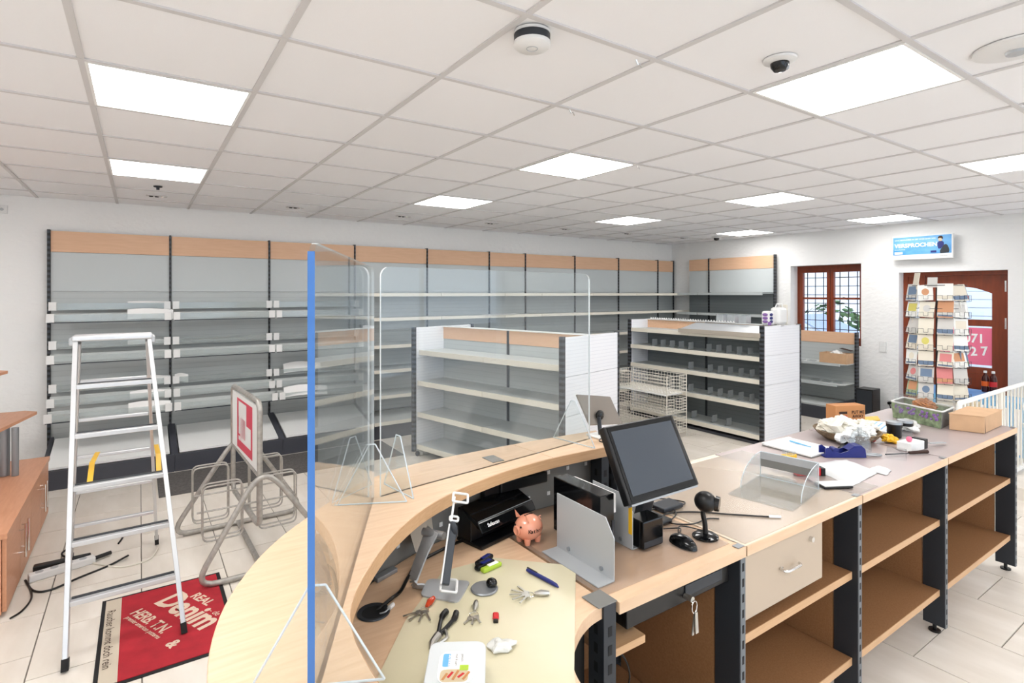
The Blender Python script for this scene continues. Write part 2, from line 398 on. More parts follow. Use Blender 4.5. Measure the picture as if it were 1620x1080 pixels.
# ================================================================== OUTSIDE
struct(MB().box(XR+T,40,-20,30,-.35,-.15).build('pavement','asphalt'))
def car(loc, rz, label):
    t = thing('parked_car', label, 'car', loc, rz)
    prof = [(-2.0,.35),(-2.05,.75),(-1.9,.95),(-1.2,1.02),(-.6,1.38),(.5,1.42),(1.3,1.05),(1.95,.9),(2.1,.6),(2.05,.35)]
    n = len(prof); vs = [(x,-.82 if z<1.03 else -.66,z) for x,z in prof]+[(x,.82 if z<1.03 else .66,z) for x,z in prof]
    MB().add(vs,[tuple(range(n)),tuple(range(2*n-1,n-1,-1))]+[((i+1)%n,i,i+n,(i+1)%n+n) for i in range(n)]).build('body','car white',t,bevel=.05)
    for sx in (-1.25,1.3):
        for sy in (-.78,.78): MB().tube([(sx,sy-.1,.32),(sx,sy+.1,.32)],.32,18).build('wheel','dark rubber',t,True)
    for sy in (-1,1): MB().hexa([(-1.0,sy*.835-.006,1.04),(1.05,sy*.835-.006,1.04),(1.05,sy*.835+.006,1.04),(-1.0,sy*.835+.006,1.04)],[(-.55,sy*.71-.006,1.34),(.45,sy*.71-.006,1.36),(.45,sy*.71+.006,1.36),(-.55,sy*.71+.006,1.34)]).build('side_window','car glass',t)
    MB().hexa([(1.28,-.7,1.05),(1.3,-.7,1.05),(1.3,.7,1.05),(1.28,.7,1.05)],[(.55,-.6,1.40),(.57,-.6,1.42),(.57,.6,1.42),(.55,.6,1.40)]).build('windscreen','car glass',t)
car((11.6,6.6,-.15), -PI/2, 'white car parked outside the barred window')
car((12.2,1.6,-.15), -PI/2+.1, 'white car parked outside the brown door')
t = thing('garage_building','pale garage with ribbed door seen through the glass','building',(16,5,-.15))
MB().box(0,4,-7,7,0,3.0).build('wall','building wall',t)
for i in range(14): MB().box(-.05,0,-3.2,-.2,.2+i*.19,.37+i*.19).build('garage_door_slat','garage',t)
MB().hexa([(-.6,-7.2,3.0),(4.4,-7.2,3.0),(4.4,7.2,3.0),(-.6,7.2,3.0)],[(1.8,-7.2,4.6),(2.0,-7.2,4.6),(2.0,7.2,4.6),(1.8,7.2,4.6)]).build('roof','roof brown',t)
def shrub(loc, r, label):
    t = thing('shrub',label,'shrub',loc,0,'shrubs outside the window'); m_ = MB()
    for i in range(260):
        a,b,c = random.gauss(0,1),random.gauss(0,1),random.gauss(0,1); n = Vector((a,b,c)).normalized()*r*(.75+.3*R()); p = n+Vector((0,0,r*1.05))
        u = n.cross(Vector((R()-.5,R()-.5,R()-.5))).normalized()*.09; v = n.cross(u).normalized()*.06
        m_.add([p-u,p-v,p+u,p+v],[(0,1,2,3)])
    o = m_.build('foliage','foliage',t); o['kind']='stuff'
    MB().tube([(0,0,0),(0,.02,r*.5),(.03,0,r)],[.05,.04,.03],6).build('trunk','roof brown',t)
shrub((14.0,6.6,-.15),.85,'green shrub outside, behind the left part of the parked car')
shrub((14.1,9.0,-.15),1.0,'green shrub outside the left casement of the window')
shrub((14.0,4.6,-.15),.7,'small green shrub outside, seen through the right casement')

# ================================================================== CEILING FITTINGS
def clight(b, a, label, first=[None]):
    x, y = ox+gx*b+gx/2, oy+gy*a+gy/2
    if first[0] is None:
        t = thing('ceiling_light', label, 'ceiling light', (x,y,H), 0, 'square LED ceiling panels')
        fr = MB()
        for q in ((-.30,.30,-.30,-.288),(-.30,.30,.288,.30),(-.30,-.288,-.288,.288),(.288,.30,-.288,.288)): fr.box(q[0],q[1],q[2],q[3],-.006,.012)
        fr.build('frame','white metal',t)
        MB().box(-.288,.288,-.288,.288,-.004,.008).build('diffuser','lamp',t)
        first[0] = t
    else: dup(first[0], (x,y,H), label=label)
LN = {(0,0):'square lit ceiling panel above the ladder, the larger of the two at left',(0,3):'square lit ceiling panel above the left shelving bays, nearest the back wall at left',
 (4,0):'square lit ceiling panel in the middle of the ceiling, above the left gondola',(4,3):'square lit ceiling panel near the back wall, beyond the middle one',
 (8,0):'square lit ceiling panel above the right gondola',(8,3):'square lit ceiling panel above the back wall shelves, third from left by the wall',
 (12,0):'square lit ceiling panel just above the blue sign',(12,3):'square lit ceiling panel in the far corner by the small dome camera',
 (4,-3):'largest square lit ceiling panel, top right beside the dome camera',(8,-3):'square lit ceiling panel cut by the right picture edge'}
for (b,a) in sorted(lights, key=lambda q: q not in LN):
    clight(b, a, LN.get((b,a), 'square lit ceiling panel of the grid behind the photographer'))
def disc_thing(name, label, cat, x, y): return thing(name, label, cat, (x,y,H))
t = disc_thing('smoke_detector','round white smoke detector with a dark band hanging on a grid crossing','smoke detector',1.135,1.55)
MB().lathe((0,0),[(0,0),(.062,0),(.066,-.004),(.066,-.012),(0,-.012)],32).build('mount_ring','white plastic',t,True)
MB().lathe((0,0),[(.0,-.012),(.0635,-.012),(.0635,-.038),(0,-.038)],32).build('mesh_band','charcoal steel',t,True)
MB().lathe((0,0),[(0,-.038),(.065,-.038),(.065,-.050),(.056,-.058),(0,-.060)],32).build('cover','white plastic',t,True)
MB().lathe((0,.0),[(.017,-.0595),(.019,-.062),(.021,-.0595)],24).build('test_button','light grey metal',t,True)
def dome(x,y,s,label):
    t = disc_thing('dome_camera',label,'security camera',x,y)
    MB().lathe((0,0),[(0,0),(.062*s,0),(.060*s,-.008*s),(.045*s,-.014*s),(.034*s,-.016*s),(0,-.016*s)],28).build('housing','white plastic',t,True)
    MB().lathe((0,0),[(.035*s,-.012*s),(.033*s,-.03*s),(.022*s,-.045*s),(0,-.05*s)],24).build('dome','black glossy',t,True)
    MB().ball((.012*s,-.02*s,-.034*s),.012*s,10,6).build('lens','steel light',t,True)
dome(2.07,1.19,1,'white dome camera with black glass beside the largest lit panel')
dome(7.72,5.5,1.25,'small black dome camera near the far room corner')
t = disc_thing('ceiling_speaker','large round white ceiling speaker at the right picture edge','speaker',2.70,.64)
MB().lathe((0,0),[(0,0),(.13,0),(.128,-.006),(.10,-.012),(.045,-.014),(0,-.014)],36).build('grille','white plastic',t,True)
MB().lathe((0,0),[(0,-.014),(.032,-.014),(.03,-.024),(0,-.028)],20).build('tweeter','light grey metal',t,True)
for i,(x,y) in enumerate([(.132,6.141),(1.368,6.128),(2.585,6.113),(3.80,6.08),(4.998,6.019),(6.163,5.95),(7.4,5.9)]):
    t = thing('recessed_spotlight','small twin recessed ceiling spotlight, number %s from the left along the back wall' % ['one','two','three','four','five','six','seven'][i],'spotlight',(x,y,H),0,'recessed spotlights along the back wall')
    MB().box(-.085,.085,-.035,.035,-.004,.002).build('plate','ceiling rail',t,bevel=.002)
    for sx in (-.045,.0,.045): MB().lathe((sx,0),[(0,-.004),(.018,-.004),(.014,-.012),(0,-.012)],14).build('lamp_head','black plastic' if sx<=0 else 'chrome',t,True)
t = disc_thing('sprinkler','tiny dark ceiling sensor between the left lit panel and the wall','sensor',.128,5.58)
MB().lathe((0,0),[(0,0),(.035,0),(.03,-.008),(.012,-.012),(.012,-.03),(0,-.032)],16).build('body','charcoal steel',t,True)
# little grid clips with snags of cord under the ceiling grid
for i,(x,y) in enumerate([(1.62,1.50),(1.78,2.09),(2.33,2.72),(2.95,2.74)]):
    tag(MB((x,y,H)).tube([(x-.02,y,H-.004),(x-.01,y,H-.02),(x+.005,y+.004,H-.012),(x+.012,y,H-.028)],.003,5).build('ceiling_hook','chrome',None,True),
        'tiny wire hook under the ceiling grid, %s' % ['just right of the smoke detector','at the crossing beyond the smoke detector','at the near corner of the middle lit panel','at the right corner of the middle lit panel'][i],'hook','wire hooks on the ceiling grid').location=(x,y,H)
t = thing('wall_socket','small white wall switch high on the back wall, far left','switch',(-1.06,YB,2.48))
MB().box(-.04,.04,-.012,0,-.04,.04).build('plate','white plastic',t,bevel=.003); MB().tube([(0,-.013,0),(0,-.02,0)],.014,12).build('knob','light grey metal',t)
t = thing('light_switch','white double light switch on the wall beside the brown door','switch',(XR,3.327,.98))
MB().box(-.012,0,-.045,.045,-.075,.075).build('plate','white plastic',t,bevel=.003)
MB().box(-.018,-.012,-.03,.03,.005,.06).build('rocker','white board',t); MB().box(-.018,-.012,-.03,.03,-.06,-.005).build('rocker','white board',t)
t = thing('wall_socket','socket with black plug on the wall beside the black speaker','socket',(XR,3.24,.24))
MB().box(-.01,0,-.04,.04,-.04,.04).build('plate','white plastic',t,bevel=.003); MB().tube([(-.01,0,0),(-.045,0,0)],.02,12).build('plug','black plastic',t,True)
MB().tube(smoothpath([(-.04,0,0),(-.05,-.02,-.08),(-.04,.02,-.16),(-.05,.1,-.2),(-.1,.2,-.22)]),.005,6).build('cable','black plastic',t,True)

# sign
t = thing('advertising_sign','blue hanging advertising panel reading VERSPROCHEN above the door','sign',(8.2,2.85,2.135))
hy = .325
MB().box(-.01,.03,-hy,hy,0,.30).build('panel','white metal',t,bevel=.003)
MB().box(-.013,-.0105,-hy+.012,hy-.012,.062,.29).build('blue_print','sign blue',t)
text('slogan','VERSPROCHEN.',.068,(-.013,hy-.03,.158),(0,-1,0),(0,0,1),'poster white',t,bold=.002)
text('small_line','GANZ BESONDERES: ES GIBT IMMER EINEN WEG',.024,(-.013,hy-.03,.245),(0,-1,0),(0,0,1),'poster white',t,width=.86)
text('small_line','deutschlandweit',.018,(-.013,hy-.03,.125),(0,-1,0),(0,0,1),'poster white',t)
MB().box(-.015,-.0132,hy-.12,hy-.03,.072,.10).build('sticker','poster white',t)
MB().box(-.015,-.0132,-.16,-.10,.075,.10).build('badge','navy',t)
text('small_line','Telefonieren',.016,(-.0125,-.19,.03),(0,-1,0),(0,0,1),'charcoal steel',t)
# pictured person in a blue scarf and dark jacket, flat print
def flatyz(pts, x, name, m, par, th=.0012):
    n=len(pts); A = sum(pts[i][0]*pts[(i+1)%n][1]-pts[(i+1)%n][0]*pts[i][1] for i in range(n))
    if A<0: pts=pts[::-1]
    return MB().add([(x,y,z) for y,z in pts]+[(x+th,y,z) for y,z in pts],[tuple(range(n-1,-1,-1)),tuple(range(n,2*n))]+[(i,(i+1)%n,(i+1)%n+n,i+n) for i in range(n)]).build(name,m,par)
flatyz([(-.20,.062),(-.195,.09),(-.21,.12),(-.225,.15),(-.24,.168),(-.26,.172),(-.275,.155),(-.288,.12),(-.292,.09),(-.285,.065)],-.0145,'printed_jacket','charcoal steel',t)
flatyz([(-.18,.12),(-.172,.15),(-.170,.19),(-.185,.212),(-.215,.215),(-.235,.20),(-.238,.17),(-.225,.145),(-.205,.12)],-.0152,'printed_scarf','navy',t)
flatyz([(-.188,.212),(-.180,.228),(-.181,.248),(-.195,.258),(-.212,.254),(-.220,.235),(-.214,.212)],-.0158,'printed_face','sand',t)
flatyz([(-.174,.246),(-.176,.262),(-.19,.276),(-.212,.278),(-.226,.264),(-.228,.240),(-.219,.236),(-.212,.248),(-.195,.252)],-.0164,'printed_hair','print dark',t)
for s in (-.2,.2): MB().box(.03,.10,s-.01,s+.01,.13,.17).build('wall_bracket','light grey metal',t)

# ================================================================== SHELVING ALONG THE WALLS
def bay(x0, x1, y, label, mode, loc, rz=0, backm='perforated back', left=True, right=True, shelves=(1.71,1.40,1.07,.77,.45), depth=.42, h=2.30, header=.20, base=.70, zh=1.72, grp='wall shelving bays'):
    """local frame: x along the wall, y=0 wall side and negative towards the room"""
    t = thing('shelving_bay', label, 'shelving', loc, rz, grp); W = x1-x0; e = .012
    MB().box(.002,W-.020,-.055,-.035,h-header,h).build('header_panel','header beech',t)
    MB().box(.002,W-.020,-.05,-.035,zh,h-header-.003).build('upper_back_panel','grey panel',t)
    z = zh-.003; n = 3
    for i in range(n):
        z2 = zh-(zh-.2)*(i+1)/n
        MB().box(.002,W-.020,-.05,-.035,z2,z).build('back_panel',backm,t); z = z2-.003
    if left: MB().box(-.024,-.001,-.07,0,.0,h+.01).build('upright','upright slots',t)
    if right: MB().box(W-.018,W-.003,-.07,0,.0,h+.01).build('upright','upright slots',t)
    return t, W
names = ['leftmost','second','third','fourth','fifth','sixth','seventh','eighth','ninth','last']
xs = [-.707,.276,1.246,2.244,3.236,4.226,4.873,5.858,6.845,7.842,8.27]
YW = 6.87
def tiers(t, W, ki):
    for ti,(zt,n,sh) in enumerate([(1.56,2,(1.545,1.44)),(1.21,2,(1.18,1.06)),(.82,3,(.775,.665,.555))]):
        n = len(sh); pl = MB(); 
        for k,z in enumerate(sh):
            y1 = -.06-.16*k; y0 = y1-.16
            pl.box(.014,W-.014,y0,y1,z-.004,z)
            pl.box(.014,W-.014,y1-.004,y1,z,z+.07 if k else z+.03)
        sh_ = pl.build('magazine_shelf','grey shelf',t)
        for k,z in enumerate(sh):
            y0 = -.06-.16*(k+1)
            MB().box(.014,W-.030,y0-.004,y0,z-.002,z+.062).build('clear_strip','acrylic strip',t)
            for xx in (.004,W-.072): MB().box(xx,xx+.058,y0-.016,y0-.005,z-.006,z+.074).build('strip_clip','white plastic',t,bevel=.002)
        z = sh[-1]; y0 = -.06-.16*n
        MB().box(.012,W-.012,y0-.006,y0+.002,z-.014,z-.005).build('shelf_edge','charcoal steel',t)
for i in range(3):
    t, W = bay(xs[i],xs[i+1],YW,'%s shelving bay on the back wall, with tiers of clear magazine rails' % names[i],0,(xs[i],YW,0),left=(i==0),right=True)
    tiers(t, W, i)
    MB().hexa([(.04,-.70,.17),(W-.04,-.70,.17),(W-.04,-.12,.30),(.04,-.12,.30)],[(.04,-.70,.19),(W-.04,-.70,.19),(W-.04,-.12,.32),(.04,-.12,.32)]).build('base_shelf','white board',t)
    MB().box(.003,W-.003,-.73,-.70,.0,.165).build('plinth','plinth',t)
    for xx in (.0,W-.03): MB().hexa([(xx,-.72,.0),(xx+.03,-.72,.0),(xx+.03,-.08,.0),(xx,-.08,.0)],[(xx,-.72,.165),(xx+.03,-.72,.165),(xx+.03,-.08,.33),(xx,-.08,.33)]).build('base_bracket','plinth',t)
for i in range(3,10):
    t, W = bay(xs[i],xs[i+1],YW,'%s shelving bay on the back wall, with plain cream-edged shelves' % names[i],0,(xs[i],YW,0),left=False,right=True)
    W2 = W-.003; last = (i==9)
    for j,z in enumerate((1.70,1.40,1.07,.77,.46)):
        d = .38 if last else (.40 if j<2 else .45)
        s_ = MB().box(.003,W2,-.05-d,-.05,z-.012,z-.002).build('shelf','grey shelf',t)
        MB().box(.003,W2,-.062-d,-.05-d,z-.036,z+.004).build('shelf_lip','cream lip',s_)
    bd0 = .40 if last else .72
    MB().box(.003,W2,-bd0,-.05,.17,.19).build('base_shelf','grey shelf',t)
    MB().box(.003,W2,-bd0-.015,-bd0,.16,.20).build('base_lip','cream lip',t)
    MB().box(.003,W2,-bd0+.01,-bd0+.03,.0,.158).build('plinth','plinth',t)
# thick dark side frame where the plain shelves begin
# right wall bays (local x runs towards -y)
for i,(ya,yb) in enumerate([(6.10,5.995),(5.995,4.80)]):
    ya = [6.42,5.995][i]
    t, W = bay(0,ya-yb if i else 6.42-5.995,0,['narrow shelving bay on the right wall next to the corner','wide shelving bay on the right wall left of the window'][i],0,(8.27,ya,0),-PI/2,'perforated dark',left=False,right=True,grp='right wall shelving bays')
    if i==1: W = 5.995-4.80
    for j,z in enumerate((1.71,1.37,1.05,.74,.45)):
        dd=.37
        s_ = MB().box(.003,W-.014,-dd,-.05,z-.012,z-.002).build('shelf','grey shelf',t)
        MB().box(.003,W-.014,-dd-.012,-dd,z-.036,z+.004).build('shelf_lip','grey panel',s_)
    bb=.38 if i==0 else .60
    MB().box(.003,W-.003,-bb,-.05,.17,.19).build('base_shelf','grey shelf',t); MB().box(.003,W-.003,-bb+.01,-bb+.03,0,.168).build('plinth','plinth',t)
# low unit under the window
t = thing('shelving_bay','low grey shelving unit with beech top board under the barred window','shelving',(8.27,4.62,0),-PI/2)
W = 1.0
MB().box(.012,W-.012,-.055,-.035,.99,1.15).build('header_panel','header beech',t)
MB().box(.012,W-.012,-.05,-.035,.2,.987).build('back_panel','perforated back',t)
for xx in (0,W): MB().box(xx-.012,xx+.012,-.09,-.01,0,1.16).build('upright','upright slots',t)
for z,d in ((.73,.30),(.46,.38)):
    s_ = MB().prism([(.014,-.05),(W-.014,-.05),(W-.014,-.05-d+.06),(W-.08,-.05-d),(.014,-.05-d)],z-.012,z).build('shelf','grey shelf',t)
    MB().box(.014,W-.08,-.062-d,-.05-d,z-.03,z+.004).build('shelf_lip','grey panel',s_)
MB().box(.014,W-.014,-.62,-.05,.17,.19).build('base_shelf','grey shelf',t); MB().box(.003,W-.003,-.63,-.61,0,.168).build('plinth','plinth',t)
MB().box(W-.03,W,-.62,-.05,.0,.24).build('base_bracket','plinth',t)

# thin curled white sheets set in the magazine rails
def white_sheet(x,y,z,w,d,h,label,rz=0,curl=.01):
    m_ = MB(); n=6; 
    vs=[];fs=[]
    for i in range(n+1):
        for j in range(2):
            u=i/n; vs.append((u*w, -j*d, curl*math.sin(u*PI*1.3)*(1-j*.4)+ (h if j==0 else 0)))
    m = len(vs); vs += [(a,b,c+.0015) for a,b,c in vs]
    for i in range(n):
        a=2*i; fs.append((a,a+1,a+3,a+2)); fs.append((m+a,m+a+2,m+a+3,m+a+1)); fs.append((a,a+2,m+a+2,m+a)); fs.append((a+1,m+a+1,m+a+3,a+3))
    fs.append((0,m,m+1,1)); fs.append((2*n,2*n+1,m+2*n+1,m+2*n))
    o = MB().add(vs,fs).build('white_sheet','paper'); o.location=(x,y,z); o.rotation_euler=(0,0,rz)
    return tag(o,label,'white_sheet','thin white sheets on the magazine rails')
Y1=YW-.06
white_sheet(-.10,Y1-.285,1.448,.38,.03,.095,'white sheets in the front of the top rail, leftmost bay')
white_sheet(-.10,Y1-.125,1.60,.34,.03,.02,'narrow white sheet at the back of the top rail, leftmost bay',0,.004)
white_sheet(-.08,Y1-.125,.78,.34,.03,.08,'white sheet in the upper step of the lowest tier, leftmost bay')
white_sheet(-.08,Y1-.285,.67,.33,.03,.07,'white sheet in the middle step of the lowest tier, leftmost bay')
white_sheet(-.09,Y1-.445,.56,.34,.03,.095,'white sheet in the lowest rail of the leftmost bay')
white_sheet(-.10,Y1-.125,1.19,.34,.03,.04,'white sheet in the middle tier of the leftmost bay',0,.004)
white_sheet(.30,Y1-.125,.78,.12,.03,.08,'small white sheet at the left end of the second bay')
white_sheet(1.36,Y1-.125,.79,.42,.04,.10,'curled white sheets in the upper step of the third bay',.03,.02)
white_sheet(1.30,Y1-.445,.57,.46,.04,.10,'curled white sheets in the lowest rail of the third bay',-.02,.02)
white_sheet(3.9,YW-.34,1.402,.6,.16,.01,'white cardboard sheet lying on the second shelf of the fifth bay',.06,.0)

# ================================================================== GONDOLAS
def gondola(loc, rz, L, Wd, h, label, shelves, casters, hdr):
    """local: y runs along the gondola from the near end (0) to the far end (L), x=0 is the side facing the counter"""
    t = thing('gondola_shelf', label, 'shelving', loc, rz)
    z0 = .05 if casters else .02
    for k,(ya,yb) in enumerate(((0,.022),(L-.022,L))):
        ep = MB(); zz = z0; nb = 4
        for i in range(nb):
            za = z0+(h-z0)*i/nb; zb = z0+(h-z0)*(i+1)/nb-.003
            MB().box(.03,Wd-.03,ya,yb,za,zb).build('end_panel','white slatwall',t)
    for x in (0,Wd-.03):
        for y in (0.0,L-.04): MB().box(x,x+.03,y-.002,y+.042,z0,h+.004).build('upright','upright slots',t)
    MB().box(Wd/2-.015,Wd/2+.015,L/2-.015,L/2+.015,z0,h).build('upright','charcoal steel',t)
    zz = [z0+.02,.38,.68,.98,h-.14]
    for i in range(4):
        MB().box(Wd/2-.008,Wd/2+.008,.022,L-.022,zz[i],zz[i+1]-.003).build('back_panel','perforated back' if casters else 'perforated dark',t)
    MB().box(Wd/2-.012,Wd/2+.012,.022,L-.022,h-.14,h-.01).build('header_panel','header beech',t)
    MB().box(Wd/2-.03,Wd/2+.03,.0,L,h-.01,h).build('top_cap','white board',t)
    for sg in (0,1):
        for (z,d) in shelves:
            for (ya,yb) in ((.024,L/2-.002),(L/2+.002,L-.024)):
                if sg==0: a,b,lp = Wd/2-.01-d, Wd/2-.01, (Wd/2-.01-d-.012, Wd/2-.01-d)
                else: a,b,lp = Wd/2+.01, Wd/2+.01+d, (Wd/2+.01+d, Wd/2+.01+d+.012)
                s_ = MB().box(a,b,ya,yb,z-.012,z-.001).build('shelf','grey shelf',t)
                MB().box(lp[0],lp[1],ya,yb,z-.046,z+.004).build('shelf_lip','cream lip',s_)
    if casters:
        for x in (.03,Wd-.06):
            for y in (.02,L-.05):
                MB().tube([(x,y,.028),(x+.02,y,.028)],.026,14).build('caster','dark rubber',t,True)
    else: MB().box(.04,Wd-.04,.03,L-.03,.0,.03).build('plinth','plinth',t)
    return t
gondola((5.70,3.47,0),0,2.03,.79,1.335,'right-hand gondola shelf with white slatted end, in front of the window',((.115,.37),(.45,.36),(.73,.36),(.985,.36),(1.215,.35)),False,True)
G1 = gondola((2.82,3.43,0),.24,1.97,.86,1.345,'left-hand wheeled gondola shelf with white slatted end, behind the clear screen',((.12,.37),(.45,.35),(.78,.35),(1.10,.33)),True,True)
# smooth sloped cover on the near half of the right gondola
t = tag(MB().hexa([(5.71,3.50,1.225),(6.05,3.50,1.30),(6.05,4.62,1.30),(5.71,4.62,1.225)],[(5.71,3.50,1.245),(6.05,3.50,1.32),(6.05,4.62,1.32),(5.71,4.62,1.245)]).build('shelf_board','light grey metal'),'glossy grey board lying over the near top shelf of the right gondola','board')
MB().box(5.695,5.71,3.50,4.62,1.205,1.255).build('board_edge','grey card',t)
# zigzag comb strip
cm = MB((6.06,4.5,1.336))
for i in range(34):
    y = 4.05+i*.04; cm.add([(6.05,y,1.336),(6.05,y+.04,1.336),(6.05,y+.02,1.362),(6.058,y,1.336),(6.058,y+.04,1.336),(6.058,y+.02,1.362)],[(0,2,1),(3,4,5),(0,1,4,3),(1,2,5,4),(2,0,3,5)])
o = cm.build('comb_strip','white plastic'); o.location=(6.06,4.5,1.336); tag(o,'white toothed plastic strip along the top of the right gondola','strip')
for i,y in enumerate((4.30,4.14,3.98)):
    t = thing('clear_box','empty clear plastic box on top of the right gondola, %s of three' % ['left','middle','right'][i],'box',(6.15,y,1.336),0,'clear boxes on top of the right gondola')
    m_=MB()
    for q in ((-.05,.05,-.05,-.046,0,.09),(-.05,.05,.046,.05,0,.09),(-.05,-.046,-.046,.046,0,.09),(.046,.05,-.046,.046,0,.09),(-.046,.046,-.046,.046,0,.004)): m_.box(*q)
    m_.build('box_wall','frosted clear',t); MB().box(-.053,.053,-.053,.053,.09,.096).build('lid','frosted clear',t)
t = thing('tissue_pack','purple and white plastic pack on the end of the right gondola','packet',(6.02,3.60,1.336))
MB().box(-.06,.06,-.05,.05,0,.16).build('pack','white plastic',t,bevel=.02)
for z in (.02,.06,.10):
    MB().ball((-.02,-.051,z+.02),(.035,.005,.018),10,6).build('purple_print','navy',t,True); MB().ball((-.061,.0,z+.02),(.005,.035,.018),10,6).build('purple_print','lavender',t,True)
MB().box(-.09,-.03,-.056,-.05,.0,.04).build('pink_print','lavender',t)
t = thing('paper_roll_pack','tall white pack standing right of the purple one on the gondola','packet',(6.25,3.60,1.336))
MB().box(-.10,.08,-.06,.06,0,.20).build('pack','white board',t,bevel=.03)
MB().tube([(-.08,0,.2),(-.05,0,.24),(.05,0,.24),(.07,0,.2)],.008,6).build('carry_handle','white board',t,True)
MB().box(.082,.12,-.04,.04,0,.23).build('side_sleeve','cream lip',t,bevel=.008)
# clear dividers on gondola shelves
dv0=None
for z,ys in ((.985,(3.72,3.86,4.0,4.14,4.28,4.55,4.7,4.85,5.0,5.15)),(.73,(3.7,3.84,3.98,4.12,4.26,4.55)),(.45,(3.7,3.84,3.98,4.12,4.26,4.55)),(.115,(4.0,4.2,4.5))):
    for y in ys:
        lab='clear plastic divider on the %s shelf of the right gondola, %s from the near end' % ({.985:'upper',.73:'middle',.45:'lower',.115:'bottom'}[z], ['first','second','third','fourth','fifth','sixth','seventh','eighth','ninth','tenth'][ys.index(y)])
        if dv0 is None:
            dv0 = thing('shelf_divider',lab,'divider',(5.86,y,z),0,'clear dividers on the right gondola')
            MB().box(-.05,.05,-.001,.001,.003,.09).build('fin','frosted clear',dv0); MB().box(-.05,.05,0,.04,.0,.003).build('foot','acrylic clear box',dv0)
        else: dup(dv0,(5.86,y,z),label=lab,group='clear dividers on the right gondola')

# ================================================================== WIRE BASKET STAND
t = thing('wire_basket_stand','white wire basket stand in front of the right gondola','basket stand',(5.05,4.26,0))
bw,bd,bh=.35,.85,.74
for x in (0,bw):
    for y in (0,bd): MB().tube([(x,y,0),(x,y,bh)],.006,6).build('corner_post','white wire',t)
for zb,hh in ((.06,.17),(.29,.17),(.53,.20)):
    m_=MB(); r=.0035
    for z in [zb+hh*i/5 for i in range(6)]:
        m_.tube([(0,0,z),(bw,0,z),(bw,bd,z),(0,bd,z)],r,4,closed=True)
    for i in range(9):
        x=bw*i/8; m_.tube([(x,0,zb+hh),(x,0,zb),(x,bd,zb),(x,bd,zb+hh)],r*.8,4)
    for i in range(1,18):
        y=bd*i/18; m_.tube([(0,y,zb+hh),(0,y,zb),(bw,y,zb),(bw,y,zb+hh)],r*.8,4)
    m_.build('wire_basket','white wire',t)
tag(MB().box(5.07,5.38,4.3,5.05,.50,.508).build('tray_sheet','white board'),'white sheet lying in the upper part of the wire basket stand','tray')

# ================================================================== LOW SIDEBOARD AT LEFT
t = thing('sideboard','low orange beech sideboard with bar handles at the left edge','cabinet',(-.58,3.87,0))
MB().box(-.60,-.02,.0,1.62,.02,.415).build('body','orange beech',t)
MB().box(-.62,.006,-.012,1.64,.418,.445).build('top','orange beech',t)
for i in range(4):
    a=.012+i*.40; d_=MB().box(-.018,.0,a,a+.394,.03,.41).build('door','orange beech',t)
    hy_=a+.35 if i%2==0 else a+.045
    h_=MB().tube([(.03,hy_,.17),(.03,hy_,.36)],.006,8).tube([(.0,hy_,.2),(.03,hy_,.2)],.004,6).tube([(.0,hy_,.33),(.03,hy_,.33)],.004,6).build('handle','chrome',d_,True)
t = thing('tiered_display','tiered orange beech display boards on a steel post, on the sideboard','display stand',(-.75,5.09,.447))
MB().cyl((-.02,0),.028,0,.33,18).cyl((.04,-.04),.02,0,.33,18).build('post','steel light',t,True)
MB().prism([(-.75,-1.1),(-.1,-1.1+.55),(.10,.42),(.02,.50),(-.75,.56)],.33,.352).build('lower_board','orange beech',t)
MB().cyl((-.32,.1),.024,.352,.66,18).build('upper_post','steel light',t,True)
MB().prism([(-.95,-1.0),(-.25,-.6),(-.06,.38),(-.12,.45),(-.95,.5)],.66,.68).build('upper_board','orange beech',t)

# ================================================================== FLOOR THINGS, LEFT
tag(MB().box(.13,2.3,5.42,6.10,0,.008).build('entrance_carpet','black carpet',bevel=.003),'dark grey floor mat along the foot of the magazine shelves','mat')
# red mat
t = thing('advertising_mat','red printed floor mat with beige strip under the ladder','mat',(-.17,2.93,0))
mw,ml=.57,.84
MB().box(0,mw,0,ml,.0,.004).build('rubber_border','dark rubber',t)
MB().box(.018,.088,.02,ml-.02,.004,.007).build('beige_strip','beige mat',t)
MB().box(.088,mw-.02,.02,ml-.02,.004,.007).build('red_pile','red mat',t)
zt=.0072
text('strip_text','Raucher kommt doch rein',.052,(.028,ml-.14,zt),(0,-1,0),(1,0,0),'print dark',t,width=1.0)
a=.42; rt=(math.sin(a),-math.cos(a),0); ut=(math.cos(a),math.sin(a),0)
def mt(body,size,x,y,bold=0,width=1): text('mat_lettering',body,size,(x,y,zt),rt,ut,'mat print',t,bold=bold,width=width)
mt('REAL',.075,.40,.62,.002,1.0); mt('Denim',.20,.235,.66,.006,.86); mt('HERB. T.N.',.085,.125,.61,.002,.82); mt('premier american patterns',.034,.105,.575,.0005,.9); mt('&',.08,.27,.20,.003)
mt('- de',.05,.47,.40)
